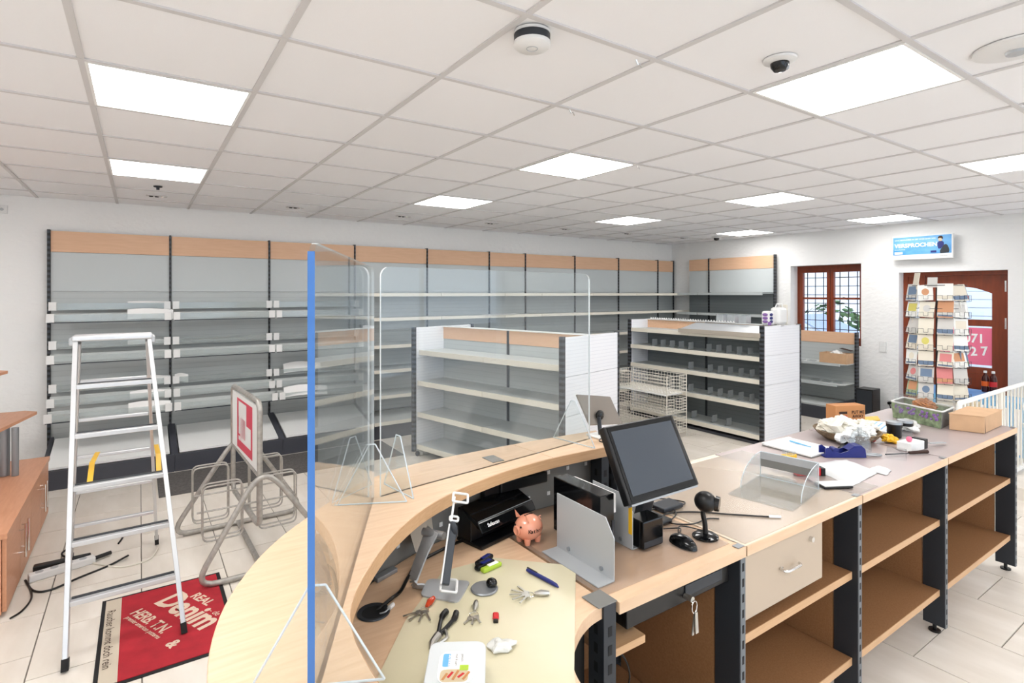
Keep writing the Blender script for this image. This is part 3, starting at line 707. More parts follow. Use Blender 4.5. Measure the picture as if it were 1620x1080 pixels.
# ladder
t = thing('step_ladder','aluminium folding step ladder standing on the red mat','ladder',(0,3.6,0))
off=(0,3.6,0)
fl0,fr0=V(-.279,3.183,.02),V(.183,3.205,.02); flt,frt=V(-.285,3.755,1.44),V(.045,3.755,1.44)
rl0,rr0=V(-.36,4.44,.02),V(.095,4.44,.02); rlt,rrt=V(-.275,3.83,1.43),V(.035,3.83,1.43)
for a,b in ((fl0,flt),(fr0,frt)): 
    o=MB(off).beam(a,b,.022,.05,(0,1,0)).build('front_stile','aluminium',t,bevel=.003)
    d_=(b-a).normalized(); MB(off).beam(a-d_*.02,a+d_*.03,.027,.055,(0,1,0)).build('rubber_foot','dark rubber',o)
for a,b in ((rl0,rlt),(rr0,rrt)):
    o=MB(off).beam(a,b,.018,.04,(0,1,0)).build('rear_stile','aluminium',t,bevel=.003)
    d_=(b-a).normalized(); MB(off).beam(a-d_*.02,a+d_*.03,.023,.045,(0,1,0)).build('rubber_foot','dark rubber',o)
for i in range(1,6):
    u=i*.245/1.46; p=fl0.lerp(flt,u); q=fr0.lerp(frt,u); dx_=V(.01,0,0)
    s_=MB(off).beam(p+dx_,q-dx_,.055,.024).build('step','aluminium',t,bevel=.003)
    MB(off).beam(p+dx_*1.5+V(0,.012,.0135),q-dx_*1.5+V(0,.012,.0135),.022,.003).build('grip_strip','charcoal steel',s_)
    p=rl0.lerp(rlt,u); q=rr0.lerp(rrt,u)
    MB(off).beam(p+dx_,q-dx_,.03,.018).build('rear_rung','aluminium',t,bevel=.003)
MB(off).beam((-.30,3.80,1.458),(.06,3.80,1.458),.16,.03).build('top_platform','aluminium',t,bevel=.008)
for x in (-.295,.055): MB(off).box(x-.018,x+.018,3.73,3.86,1.42,1.462).build('hinge_cap','light grey metal',t,bevel=.008)
for x in (-.21,.085):
    u=3*.245/1.46; MB(off).beam((x,fl0.lerp(flt,u).y+.03,.745),(x,fl0.lerp(flt,u).y+.20,.80),.024,.003,(0,0,1)).beam((x,fl0.lerp(flt,u).y+.20,.80),(x,rl0.lerp(rlt,.5).y,.745),.024,.003).build('safety_strap','yellow',t)
# bike stand with sign
t = thing('bicycle_stand','galvanised tube bicycle stand carrying a white and red advertising board','bicycle stand',(.6,4.05,0)); off=(.6,4.05,0)
def aframe(xl,xr,xa,y0,ya,za):
    P=[(xl,y0,.02),(xr,y0,.02),(xa+.05,ya,za),(xa-.05,ya,za)]
    MB(off).tube(rpoly(P,.13,6),.0165,10,closed=True).build('tube_frame','galvanised',t,True)
aframe(.17,1.06,.62,4.47,4.47,.63); aframe(.25,1.06,.63,3.60,3.63,.58)
MB(off).tube([(.25,4.47,.012),(.98,4.47,.012)],.010,8).build('ground_bar','galvanised',t,True)
MB(off).tube([(.60,4.46,.02),(.62,3.61,.02)],.0165,10).build('spine','galvanised',t,True)
SG=[(.565,4.47,1.03),(.61,3.66,1.03),(.61,3.66,.27),(.565,4.47,.27)]
MB(off).tube(rpoly(SG,.07,6),.0165,10,closed=True).build('sign_loop','galvanised',t,True)
MB(off).tube([(.565,4.46,.60),(.61,3.67,.57)],.010,8).build('cross_tube','galvanised',t,True)
bd_=MB(off).hexa([(.558,4.44,.615),(.602,3.69,.595),(.612,3.69,.595),(.568,4.44,.615)],[(.558,4.44,1.0),(.602,3.69,1.0),(.612,3.69,1.0),(.568,4.44,1.0)]).build('sign_board','white board',t)
def onboard(u,v,dz=0): # u 0..1 from far to near
    return (.558+.044*u-.002-dz, 4.44-.75*u, .61+.385*v)
def bq(u0,u1,v0,v1,m,nm,dz=.0): 
    a,b,c,d=onboard(u0,v0,dz),onboard(u1,v0,dz),onboard(u1,v1,dz),onboard(u0,v1,dz)
    n=V(.0012,0,0); MB(off).hexa([a,b,V(*b)+n,V(*a)+n],[d,c,V(*c)+n,V(*d)+n]).build(nm,m,bd_)
bq(.22,.82,.90,.94,'faded red','red_print'); bq(.22,.82,.06,.2,'faded red','red_print'); bq(.22,.27,.2,.9,'faded red','red_print'); bq(.77,.82,.2,.9,'faded red','red_print')
bq(.60,.77,.55,.9,'faded red','red_print')
text('sign_lettering','L|III',.20,onboard(.27,.28,.002),(.044,-.75,0),(0,0,1),'faded red',bd_,off,width=.75,bold=-.002)
for (xa,xb,y,z0,z1) in ((.30,.52,4.33,.12,.50),(.33,.56,3.98,.12,.47),(.66,.88,4.36,.12,.50),(.66,.90,4.00,.12,.47)):
    for dy in (0,.06):
        MB(off).tube(rpoly([(xa,y+dy,z0),(xb,y+dy,z0),(xb,y+dy,z1),(xa,y+dy,z1)],.04,4),.0055,6,closed=True).build('wheel_holder','galvanised',t,True)
for y in (4.36,4.02): MB(off).tube([(.3,y,.30),(.9,y,.30)],.006,6).build('holder_bar','galvanised',t,True)
# power strip and charger with cables
t = thing('power_strip','white multi socket strip on the floor beside the sideboard','power strip',(-.40,4.32,0),.28)
MB().box(-.15,.17,-.028,.028,0,.042).build('housing','white plastic',t,bevel=.006)
for i in range(4): MB().cyl((-.1+i*.07,0),.02,.042,.0435,14).build('socket','light grey metal',t)
MB().tube([(.17,0,.022),(.26,.02,.02)],.013,8).build('switch_end','black plastic',t,True)
tag(MB().box(-.54,-.26,4.40,4.45,0,.035).build('power_adapter','black plastic',bevel=.006),'flat black power adapter on the floor behind the white socket strip','adapter')
for nm,pts,r,m_,lb in (('cable',[(-.56,4.30,.006),(-.50,4.12,.006),(-.42,4.08,.006),(-.30,4.16,.006),(-.16,4.24,.006),(-.06,4.30,.02)],.006,'black plastic','black cable running along the front of the socket strip'),
    ('cable',[(-.36,4.48,.006),(-.42,4.62,.006),(-.3,4.78,.006),(-.15,4.82,.006),(-.1,4.7,.006),(-.12,4.58,.006)],.006,'black plastic','black cable looped on the floor behind the socket strip'),
    ('cable',[(-.26,4.36,.006),(-.1,4.18,.006),(.05,4.2,.006),(.10,4.36,.006)],.005,'cream lip','cream cable curving on the floor right of the socket strip'),
    ('cable',[(-.54,4.24,.006),(-.50,4.04,.006),(-.52,3.9,.006),(-.56,3.84,.006)],.005,'black plastic','black cable hanging round the near end of the socket strip')):
    tag(MB().tube(smoothpath(pts),r,6).build(nm,m_,None,True),lb,'cable')

# ================================================================== RECEPTION COUNTER
rc = thing('reception_counter','curved beech reception counter with raised ledge and lower desk','counter',(1.0,1.0,0)); OF=(1.0,1.0,0)
outer=[(.20,.35),(.12,.55),(.088,.76),(.086,.973),(.123,1.152),(.19,1.30),(.27,1.42),(.359,1.515),(.50,1.65),(.654,1.75),(.80,1.795),(.98,1.805),(1.226,1.808),(1.45,1.80),(1.655,1.79)]
inner=[(.43,.40),(.345,.60),(.31,.76),(.305,.887),(.316,.985),(.35,1.075),(.425,1.185),(.525,1.30),(.66,1.41),(.821,1.49),(1.0,1.545),(1.12,1.566),(1.25,1.578),(1.38,1.578),(1.545,1.575)]
So=smooth2(outer,5); Si=smooth2(inner,5); k=12*5+0
lz0,lz1=1.06,1.10
MB(OF).prism(So[:k+1]+Si[:k+1][::-1],lz0,lz1).build('ledge_section','beech',rc,bevel=.002)
Sp=So[k:],Si[k:]; sh=.0015
MB(OF).prism([(x+sh,y) for x,y in Sp[0]]+[(x+sh,y) for x,y in Sp[1]][::-1],lz0,lz1).build('ledge_section','beech laminate',rc,bevel=.002)
e_=MB(OF)
for i in range(len(Si)-1):
    (xa,ya),(xb,yb)=Si[i],Si[i+1]; d_=V(xb-xa,yb-ya,0).normalized(); n=V(d_.y,-d_.x,0)*.0015
    e_.hexa([(xa,ya,lz0+.002),(xa+n.x,ya+n.y,lz0+.002),(xb+n.x,yb+n.y,lz0+.002),(xb,yb,lz0+.002)],[(xa,ya,lz1-.002),(xa+n.x,ya+n.y,lz1-.002),(xb+n.x,yb+n.y,lz1-.002),(xb,yb,lz1-.002)])
e_.build('edge_band','beech edge',rc)
MB(OF).box(1.035,1.083,1.648,1.722,1.10,1.1025).build('cover_plate','panel grey',rc)
# curved grey panel between desk and ledge, its square holes drawn as white caps
pan=[(.29,.45),(.215,.65),(.205,.85),(.215,1.02),(.27,1.19),(.36,1.34),(.47,1.462),(.62,1.565),(.80,1.64),(1.0,1.665),(1.2,1.672),(1.40,1.672),(1.55,1.672)]
Sn=[V(x,y,0) for x,y in smooth2(pan,12)]
L_=[0]
for i in range(1,len(Sn)): L_.append(L_[-1]+(Sn[i]-Sn[i-1]).length)
def at(s):
    s=max(0,min(s,L_[-1]-1e-6))
    for i in range(1,len(L_)):
        if L_[i]>=s: f_=(s-L_[i-1])/(L_[i]-L_[i-1]); return Sn[i-1].lerp(Sn[i],f_)
cuts=[]; s=.08
while s<L_[-1]-.03:
    cuts+= [(s,s+.013)]; s+=.095
ss=[0]
for a,b in cuts: ss+=[a,b]
ss.append(L_[-1]); extra=[]
for a,b in zip(ss,ss[1:]): extra+=[a]+([a+(b-a)*j/4 for j in (1,2,3)] if b-a>.04 else [])
ss=extra+[L_[-1]]
zs=[.02,.88,.925,.941,1.005,1.021,1.058]
m_=MB(OF); hs=set(round(a,5) for a,b in cuts)
for ci,(a,b) in enumerate(zip(ss,ss[1:])):
    pa,pb=at(a),at(b); hole=round(a,5) in hs
    for zi in range(len(zs)-1):
        m_.add([(pa.x,pa.y,zs[zi]),(pb.x,pb.y,zs[zi]),(pb.x,pb.y,zs[zi+1]),(pa.x,pa.y,zs[zi+1])],[(0,1,2,3)])
o=m_.build('front_panel','panel grey',rc); md=o.modifiers.new('t','SOLIDIFY'); md.thickness=.002
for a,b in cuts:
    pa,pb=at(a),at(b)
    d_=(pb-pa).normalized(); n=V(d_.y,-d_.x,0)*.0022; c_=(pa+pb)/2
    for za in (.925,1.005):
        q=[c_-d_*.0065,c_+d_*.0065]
        MB(OF).hexa([(q[0].x,q[0].y,za),(q[1].x,q[1].y,za),(q[1].x+n.x,q[1].y+n.y,za),(q[0].x+n.x,q[0].y+n.y,za)],[(q[0].x,q[0].y,za+.014),(q[1].x,q[1].y,za+.014),(q[1].x+n.x,q[1].y+n.y,za+.014),(q[0].x+n.x,q[0].y+n.y,za+.014)]).build('bright_hole_cap','white board',rc)  # white caps imitate the bright floor seen through open holes
# desk top
dk=[(x,y) for x,y in smooth2(pan,5)][3:]
dk=[(x+.004,y-.004) for x,y in dk if x<1.018]
inn=smooth2([(1.00,1.062),(.96,1.055),(.911,1.035),(.865,1.005),(.830,.975),(.79,.925),(.765,.86),(.75,.75),(.75,.6)],5)
desk=dk+[(1.028,1.66),(1.028,1.062)]+inn+[(.40,.48)]
MB(OF).prism(desk,D-.036,D).build('desk_top','beech',rc,bevel=.002)
sp=MB(OF)
for i in range(len(inn)-1):
    (xa,ya),(xb,yb)=inn[i],inn[i+1]; sp.add([(xa-.03,ya+.03,.03),(xb-.03,yb+.03,.03),(xb-.03,yb+.03,D-.037),(xa-.03,ya+.03,D-.037)],[(0,1,2,3),(3,2,1,0)])
o=sp.build('support_panel','black plastic',rc); md=o.modifiers.new('t','SOLIDIFY'); md.thickness=.01
def post(par,x0,x1,y0,y1,z0,z1,off,slots=True,feet=True,nm='corner_post',m='charcoal steel'):
    p=MB(off).box(x0,x1,y0,y1,z0,z1).build(nm,m,par,bevel=.002)
    if slots:
        s_=MB(off); z=z1-.06; cx_=(x0+x1)/2; w2=min(.007,(x1-x0)*.22)
        while z>z0+.03: s_.box(cx_-w2,cx_+w2,y0-.0008,y0+.004,z-.026,z); s_.box(x0-.0008,x0+.004,(y0+y1)/2-.007,(y0+y1)/2+.007,z-.026,z); z-=.05
        so=s_.build('slot_row','slot dark',p); so['kind']='stuff'
    if feet: MB(off).cyl(((x0+x1)/2,(y0+y1)/2),.026,0,.008,18).cyl(((x0+x1)/2,(y0+y1)/2),.009,.008,z0,10).build('foot','black plastic',p,True)
post(rc,1.005,1.050,1.055,1.115,.035,D+.001,OF)
MB(OF).box(.985,1.052,1.052,1.12,D+.0012,D+.004).build('corner_plate','panel grey',rc,bevel=.002)
post(rc,1.512,1.552,1.60,1.665,.035,1.058,OF,nm='rear_post'); post(rc,1.575,1.612,1.58,1.655,.035,1.058,OF,nm='rear_post')
MB(OF).lathe((.497,1.368),[(.030,D-.03),(.030,D+.002),(.040,D+.004),(.042,D+.001),(.040,D)],32).build('cable_grommet','charcoal steel',rc,True)
MB(OF).cyl((.497,1.368),.031,D+.0004,D+.0012,28).build('grommet_hole','slot dark',rc)

# counter units
def unit(x0,x1,label,top,shelves=True):
    t=thing('counter_unit',label,'counter',(x0,1.05,0)); of=(x0,1.05,0); yb=1.74
    tp=MB(of).box(x0+.002,x1-.002,1.052,yb,D-.03,D-.001).build('worktop',top,t)
    MB(of).box(x0+.002,x1-.002,1.046,1.0515,D-.032,D).build('worktop_edge','beech laminate',tp)
    post(t,x1-.027,x1-.001,1.052,1.145,.035,D-.002,of,nm='post',slots=False)
    pf=MB(of).box(x1-.027,x1-.001,1.0485,1.0518,.035,D-.002).build('post_front','post grey',t)
    s_=MB(of); z=D-.05
    while z>.06: s_.box(x1-.019,x1-.009,1.0478,1.0486,z-.026,z); z-=.05
    s_.build('slot_row','slot dark',pf)['kind']='stuff'
    MB(of).box(x1-.034,x1-.002,1.052,1.075,D,D+.0025).build('post_cap','steel light',t)
    MB(of).box(x0+.002,x1-.013,1.63,1.645,.2,D-.04).build('back_panel','brown chipboard',t)
    MB(of).box(x1-.026,x1-.012,1.15,1.628,.2,D-.034).build('side_panel','brown chipboard',t)
    if shelves:
        for z in (.57,.22):
            s_=MB(of).box(x0+.003,x1-.029,1.075,1.627,z-.03,z).build('shelf','brown chipboard',t)
            MB(of).box(x0+.003,x1-.029,1.0725,1.0748,z-.03,z).build('shelf_edge','beech edge',s_)
    MB(of).box(x1-.036,x1,1.60,1.68,.035,D-.034).build('rear_post','charcoal steel',t)
    return t,of
u0,of=unit(1.052,1.625,'counter section under the monitor, with black cash drawer','beech laminate',False)
for z in (.22,): MB(of).box(1.055,1.58,1.075,1.627,z-.03,z).build('shelf','brown chipboard',u0)
s_=MB(of).box(1.055,1.20,1.09,1.5,.70,.722).build('half_shelf','beech edge',u0)
u1,of=unit(1.629,2.425,'counter section with the beige drawer','pale worktop')
dr=MB(of).box(1.640,2.15,1.068,1.084,.62,.838).build('drawer_front','drawer beige',u1,bevel=.002)
MB(of).box(1.65,2.14,1.084,1.5,.63,.83).build('drawer_body','brown chipboard',u1)
MB(of).tube(rpoly([(1.855,1.069,.735),(1.855,1.04,.735),(1.955,1.04,.735),(1.955,1.069,.735)],.02,4)[:15],.005,8).build('handle','chrome',dr,True)
MB(of).tube([(2.06,1.069,.79),(2.06,1.055,.79)],.010,14).build('lock','chrome',dr,True)
unit(2.429,3.335,'open counter section with two shelves, left of the far one','grey laminate')
unit(3.339,4.44,'far end counter section with two shelves, nearest the railing','grey laminate')
# cash drawer
t=thing('cash_drawer','black cash drawer mounted under the counter top with keys','cash drawer',(1.08,1.09,.75))
of=(1.08,1.09,.75)
MB(of).box(1.12,1.575,1.095,1.5,.765,.84).build('housing','black plastic',t,bevel=.003)
MB(of).box(1.115,1.58,1.080,1.094,.768,.838).build('front','black plastic',t,bevel=.004)
MB(of).box(1.36,1.54,1.076,1.08,.785,.82).build('slot_moulding','charcoal steel',t,bevel=.002)
MB(of).box(1.15,1.30,1.077,1.08,.825,.83).build('highlight_strip','steel light',t)
kk=thing('hanging_keys','bunch of keys hanging from the cash drawer lock','keys',(1.36,1.07,.78)); of=(1.36,1.07,.78)
MB(of).tube([(1.36,1.078,.79),(1.36,1.05,.79)],.009,10).build('lock_key','key steel',kk,True)
MB(of).tube([(1.365+.012*math.cos(a),1.048,.768+.018*math.sin(a)) for a in [i*PI/6 for i in range(12)]],.002,5,closed=True).build('key_ring','chrome',kk,True)
MB(of).beam((1.37,1.046,.752),(1.372,1.044,.69),.012,.003,(0,1,0)).build('key_blade','key steel',kk); MB(of).beam((1.37,1.05,.75),(1.36,1.05,.685),.009,.003,(0,1,0)).build('key_blade','key steel',kk)
tag(MB((1.15,1.3,.5)).tube(smoothpath([(1.12,1.25,.79),(1.14,1.2,.70),(1.20,1.16,.60),(1.22,1.18,.5),(1.17,1.2,.42),(1.08,1.22,.42)]),.003,6).build('cable','black plastic',None,True),'thin dark cable hanging under the cash drawer','cable').location=(1.15,1.3,.5)

# ================================================================== CLEAR SCREENS ON THE LEDGE
def screen(a,b,z0,z1,label,edge_a,feet):
    a=V(*a,0); b=V(*b,0); d=(b-a).normalized(); n=V(-d.y,d.x,0); L=(b-a).length
    t=thing('protective_screen',label,'screen',(a.x,a.y,z0)); of=(a.x,a.y,z0); h=.004
    def P(s,k,z): q=a+d*s+n*k; return (q.x,q.y,z)
    # rounded upper corners
    c=[(0,z0),(L,z0)]+[(L-.03+.03*math.sin(u),z1-.03+.03*math.cos(u)) for u in [PI/2-i*PI/10 for i in range(6)]]+[(.03-.03*math.sin(u),z1-.03+.03*math.cos(u)) for u in [i*PI/10 for i in range(6)]]
    m=len(c)
    MB(of).add([P(s,-h,z) for s,z in c]+[P(s,h,z) for s,z in c],[tuple(range(m)),tuple(range(2*m-1,m-1,-1))]).build('pane','acrylic',t)
    ed=MB(of)
    for i in range(m):
        j=(i+1)%m; (s1,q1),(s2,q2)=c[i],c[j]
        if edge_a and s1<.03 and s2<.03: continue
        ed.add([P(s1,-h,q1),P(s2,-h,q2),P(s2,h,q2),P(s1,h,q1)],[(3,2,1,0)])
    ed.build('pane_edge','acrylic edge',t)
    if edge_a:
        MB(of).hexa([P(-.0006,-h-.001,z0),P(.001,-h-.001,z0),P(.001,h+.001,z0),P(-.0006,h+.001,z0)],[P(-.0006,-h-.001,z1-.014),P(.001,-h-.001,z1-.014),P(.001,h+.001,z1-.014),P(-.0006,h+.001,z1-.014)]).build('blue_edge','acrylic edge blue',t)
    for s,hw,hh in feet:
        # triangular fin at right angles to the pane
        q=[(s,-hw,z0+.002),(s,hw,z0+.002),(s,.012,z0+hh),(s,-.012,z0+hh)]
        f_=MB(of).add([P(s-.002,k,z) for _,k,z in q]+[P(s+.002,k,z) for _,k,z in q],[(0,1,2,3),(7,6,5,4)]).build('support_fin','acrylic',t)
        e2=MB(of)
        for i in range(4):
            (_,k1,w1),(_,k2,w2)=q[i],q[(i+1)%4]; e2.tube([P(s,k1,w1),P(s,k2,w2)],.002,5)
        e2.build('fin_edge','acrylic edge',f_)
    return t
screen((.205,.82),(.567,1.566),1.10,1.775,'clear protective screen with blue edge across the left of the counter ledge',True,[(.045,.10,.155),(.78,.10,.17)])
screen((.589,1.563),(1.537,1.70),1.10,1.78,'clear protective screen along the rear counter ledge',False,[(.06,.085,.17),(.86,.11,.17)])

# ================================================================== THINGS ON THE DESK
tag(MB((.75,1.2,D)).prism([(1.083,1.257),(.775,.905),(.66,.74),(.36,.98),(.42,1.13),(.546,1.282),(.737,1.452),(.905,1.440)],D+.0006,D+.003).build('desk_mat','green mat'),'yellow-green transparent desk mat under the keys and pens','desk mat').location=(.75,1.2,D)
tag(MB((1.3,1.3,D)).box(1.035,1.60,1.09,1.73,D+.0005,D+.002).build('clear_desk_pad','desk film'),'clear plastic pad covering the worktop under the monitor','desk pad').location=(1.3,1.3,D)
tag(MB((2,1.3,D)).box(1.64,2.60,1.06,1.70,D+.0005,D+.002).build('clear_desk_pad','desk film'),'clear plastic pad covering the worktop under the clear coin tray','desk pad').location=(2,1.3,D)
D2=D+.0035
# piggy bank
t=thing('piggy_bank','pink piggy bank with black name lettering on the desk','piggy bank',(1.065,1.475,D+.001),3.25)
tn=lambda *a: V(*a)
MB().ball((0,0,.047),(.050,.044,.042),24,14).build('body','pig',t,True)
MB().lathe((0,0),[(0,-.008),(.014,-.008),(.016,0),(.012,.003),(.009,.001),(0,.001)],18).build('snout','pig',t,True)
sn=t.children[-1]; sn.rotation_euler=(0,PI/2,0); sn.location=(.052,0,.048)
for sy in (-1,1):
    MB().add([(.022,sy*.012,.082),(.030,sy*.028,.078),(.038,sy*.026,.108),(.018,sy*.016,.080),(.024,sy*.032,.074),(.036,sy*.028,.106)],[(0,1,2),(5,4,3),(0,3,4,1),(1,4,5,2),(2,5,3,0)]).build('ear','pig',t,bevel=.002)
    MB().ball((.046,sy*.014,.062),.0035,8,6).build('eye','black plastic',t,True)
    for sx in (-.022,.022): MB().lathe((sx,sy*.020),[(0,0),(.009,0),(.011,.01),(.012,.022),(0,.022)],12).build('foot','pig',t,True)
MB().box(-.016,.016,-.0018,.0018,.0865,.0900).build('coin_slot','black plastic',t)
MB().tube(smoothpath([(-.044,0,.055),(-.052,.004,.06),(-.050,-.004,.066),(-.056,0,.07)],4),.002,6).build('tail','pig',t,True)
# name follows the flank that faces the camera (local +y side)
for i,ch in enumerate('Kathrin'):
    a=PI/2-.62+i*.185; nx,ny=math.cos(a),math.sin(a)
    px_,py_=.0508*nx,.0448*ny
    text('name_letter',ch,.017,(px_+.003*ny,py_-.003*nx,.044),(-ny,nx,0),(0,0,1),'print dark',t,bold=.0004)
# black device (banknote scanner)
t=thing('banknote_scanner','black banknote checking device with sloped hood on the desk','banknote checker',(.90,1.50,D+.001),.24)
MB().box(0,.27,0,.12,0,.012).build('base_plate','black plastic',t,bevel=.003)
MB().hexa([(.0,.05,.012),(.26,.05,.012),(.26,.115,.012),(.0,.115,.012)],[(.0,.05,.10),(.26,.05,.10),(.26,.115,.11),(.0,.115,.11)]).build('rear_body','black plastic',t,bevel=.004)
MB().hexa([(-.003,-.005,.055),(.268,-.005,.055),(.268,.06,.085),(-.003,.06,.085)],[(-.003,.015,.085),(.268,.015,.085),(.268,.10,.118),(-.003,.10,.118)]).build('hood','black glossy',t,bevel=.004)
MB().tube([(.0,.016,.0875),(.265,.016,.0875)],.0012,5).build('hood_seam','steel light',t)
text('brand_lettering','Safescan',.016,(.025,-.001,.068),(1,0,0),(0,.45,.9),'poster white',t,bold=.0003,depth=.004)
MB().cyl((.272,.05),.01,.07,.09,12).build('knob','steel light',t,True)
t=thing('cable_bracket','black bracket fixed below the rear ledge','bracket',(1.03,1.64,D+.001))
MB().box(-.04,.02,-.01,.02,.0,.165).build('column','black plastic',t,bevel=.002); MB().box(.02,.23,-.02,.02,.115,.155).build('arm','black plastic',t,bevel=.006)
# hanging paper
tag(MB((.72,1.55,1)).add([(.655,1.548,1.055),(.758,1.588,1.055),(.768,1.575,.945),(.735,1.567,.935),(.705,1.540,.905),(.690,1.540,.92)],[(0,5,4,3,2,1)]).build('hanging_sheet','grey card'),'grey sheet of paper hanging from the ledge on the panel','paper')
o=[x for x in bpy.data.objects if x.name=='hanging_sheet'][0]; o.location=(.72,1.55,1); md=o.modifiers.new('t','SOLIDIFY'); md.thickness=.001
# tablet stand
t=thing('tablet_stand','silver tablet stand with white clamps and empty holder','tablet stand',(.69,1.36,D2),.0)
of=(.69,1.36,D2)
MB(of).prism([(p.x,p.y) for p in rpoly([(.625,1.365,0),(.694,1.276,0),(.775,1.352,0),(.68,1.432,0)],.018,4)],D2,D2+.004).build('base_plate','light grey metal',t)
arm=smoothpath([(.648,1.392,D2+.006),(.628,1.402,D2+.012),(.628,1.412,D2+.03),(.665,1.42,D2+.10),(.69,1.42,D2+.145)],5)
am=MB(of)
for p,q in zip(arm,arm[1:]): am.beam(p,q,.06,.004,(1,0,.3))
am.build('arm','light grey metal',t)
MB(of).tube([(.672,1.445,D2+.135),(.708,1.385,D2+.135)],.011,12).build('hinge','steel light',t,True)
h0,h1=V(.665,1.345,D2+.09),V(.742,1.40,D2+.27)
hd=(h1-h0).normalized()
A=V(.655,1.30,D2+.052); B=V(.742,1.395,D2+.235)
ax=(B-A).normalized(); kd=V(.50,.85,.1).normalized(); od=ax.cross(kd).normalized(); od = od if od.x>0 else -od
def hp(s,k): return A+ax*s+kd*k
LL=(B-A).length
MB(of).beam(hp(.0,0)+od*.012,hp(LL*.66,0)+od*.012,.020,.03,kd).build('holder_plate','charcoal steel',t,bevel=.002)
MB(of).beam(hp(0,0),hp(LL*.66,0),.004,.034,kd).build('white_trim','white plastic',t)
MB(of).ball(hp(LL*.60,0)+od*.012,(.012,.022,.026),12,8).build('pivot','charcoal steel',t,True)
MB(of).beam(hp(LL*.62,0)+od*.004,hp(LL,0)+od*.004,.006,.016,kd).build('slider','white plastic',t,bevel=.001)
for s in (0,LL*.74,LL):
    k=.026 if s!=LL*.74 else .012; e=.042 if s!=LL*.74 else .022
    MB(of).tube(rpoly([hp(s,-k),hp(s,k),hp(s,k)+od*e,hp(s,-k)+od*e],.005,3),.0035,6,closed=True).build('clamp','white plastic',t,True)
# usb hub, cable
tag(MB((.59,1.525,D)).hexa([(.551,1.520,D+.001),(.556,1.497,D+.001),(.628,1.526,D+.001),(.623,1.549,D+.001)],[(.551,1.520,D+.013),(.556,1.497,D+.013),(.628,1.526,D+.013),(.623,1.549,D+.013)]).build('usb_hub','steel light',bevel=.002),'small grey metal hub at the foot of the grey panel','hub').location=(.59,1.525,D)
def cable(pts,r,label,m='black plastic',cat='cable'):
    c=V(*pts[0]); return tag(MB(c).tube(smoothpath(pts,8),r,7).build('cable',m,None,True),label,cat), c
def cab(pts,r,label,m='black plastic'):
    o,c=cable(pts,r,label,m); o.location=c; return o
cab([(.94,1.60,D+.006),(.85,1.585,D+.006),(.78,1.565,D+.006),(.70,1.535,D+.006),(.64,1.475,D+.006),(.59,1.415,D+.006),(.545,1.385,D+.008),(.505,1.375,D-.004)],.005,'thick black cable running from the desk hole to the black device')
t=thing('cable_plug','white cable plug lying at the rim of the desk hole','plug',(.53,1.345,D)); of=(.53,1.345,D)
MB(of).tube([(.533,1.352,D+.008),(.548,1.362,D+.008)],.006,8).build('plug','white plastic',t,True); MB(of).tube(smoothpath([(.533,1.352,D+.008),(.52,1.345,D+.006),(.508,1.352,D+.002)]),.002,6).build('lead','light grey metal',t,True)
# little cutters
for i,(x,y,c,lb) in enumerate([(.868,1.432,'navy','dark box cutter with blue slider, farthest of the three'),(.853,1.405,'navy','dark box cutter with blue slider, middle of the three'),(.862,1.382,'lime','small lime green box cutter, nearest of the three')]):
    t=thing('box_cutter',lb,'box cutter',(x,y,D2),.35-.1*i)
    MB().box(-.036,.036,-.010,.010,0,.013).build('handle','black plastic' if i<2 else 'lime',t,bevel=.005)
    MB().box(-.012,.024,-.006,.006,.013,.016).build('slider','navy' if i<2 else 'poster white',t,bevel=.001)
t=thing('compact_mirror','oval grey disc with black knob on the desk mat','mirror',(.787,1.298,D2),-.6)
MB().lathe((0,0),[(0,0),(.036,0),(.038,.003),(.035,.006),(0,.006)],28).build('disc','steel light',t,True); MB().ball((.020,.008,.014),(.016,.016,.013),14,8).build('knob','black glossy',t,True)
t=thing('pen','dark blue ballpoint pen lying on the desk mat','pen',(.95,1.25,D2+.006))
MB().tube([(-.009,.060,0),(-.006,.045,0),(.006,-.035,0),(.008,-.055,0),(.0085,-.065,-.002)],[.0045,.006,.006,.005,.0015],10).build('barrel','navy',t,True)
MB().beam((-.008,.060,.007),(-.003,.02,.007),.004,.0015).build('clip','black plastic',t)
def keys(x,y,label,n,ang,fob=None,extra=None,L=.036,rz=0):
    t=thing('key_bunch',label,'keys',(x,y,D2),rz)
    MB().tube([(.011*math.cos(a),.011*math.sin(a),.004) for a in [i*PI/8 for i in range(16)]],.0011,5,closed=True).build('key_ring','chrome',t,True)
    for i in range(n):
        a=ang+(i-(n-1)/2)*.5; c,s=math.cos(a),math.sin(a); z=.002+.0015*i
        k_=MB().cyl((c*.015,s*.015),.008,z,z+.0018,12); k_.beam((c*.02,s*.02,z+.001),(c*(.02+L),s*(.02+L),z+.001),.005,.0018); k_.build('key','key steel',t)
    if fob: MB().tube([(-math.cos(ang)*.012,-math.sin(ang)*.012,.007),(-math.cos(ang)*.03,-math.sin(ang)*.03,.008),(-math.cos(ang)*.052,-math.sin(ang)*.052,.007)],[.004,.009,.006],8).build('key_fob',fob,t,True)
    return t
keys(.605,1.295,'bunch of keys with an amber glass fob beside the tablet stand',4,-2.5,'amber')
keys(.700,1.205,'small silver keys with a silver tag on the desk mat',3,4.07,'key steel',L=.022)
keys(.872,1.200,'bunch of silver keys below the dark pen',5,2.6,'key steel')
t=thing('usb_stick','small red memory stick on the desk mat','usb stick',(.740,1.165,D2),1.0)
MB().box(-.010,.018,-.008,.008,0,.008).build('case','red',t,bevel=.004); MB().box(-.019,-.010,-.006,.006,.001,.006).build('connector','black plastic',t)
t=thing('pliers','pair of pliers with black grips half under the plastic box','pliers',(.60,1.19,D2),.75)
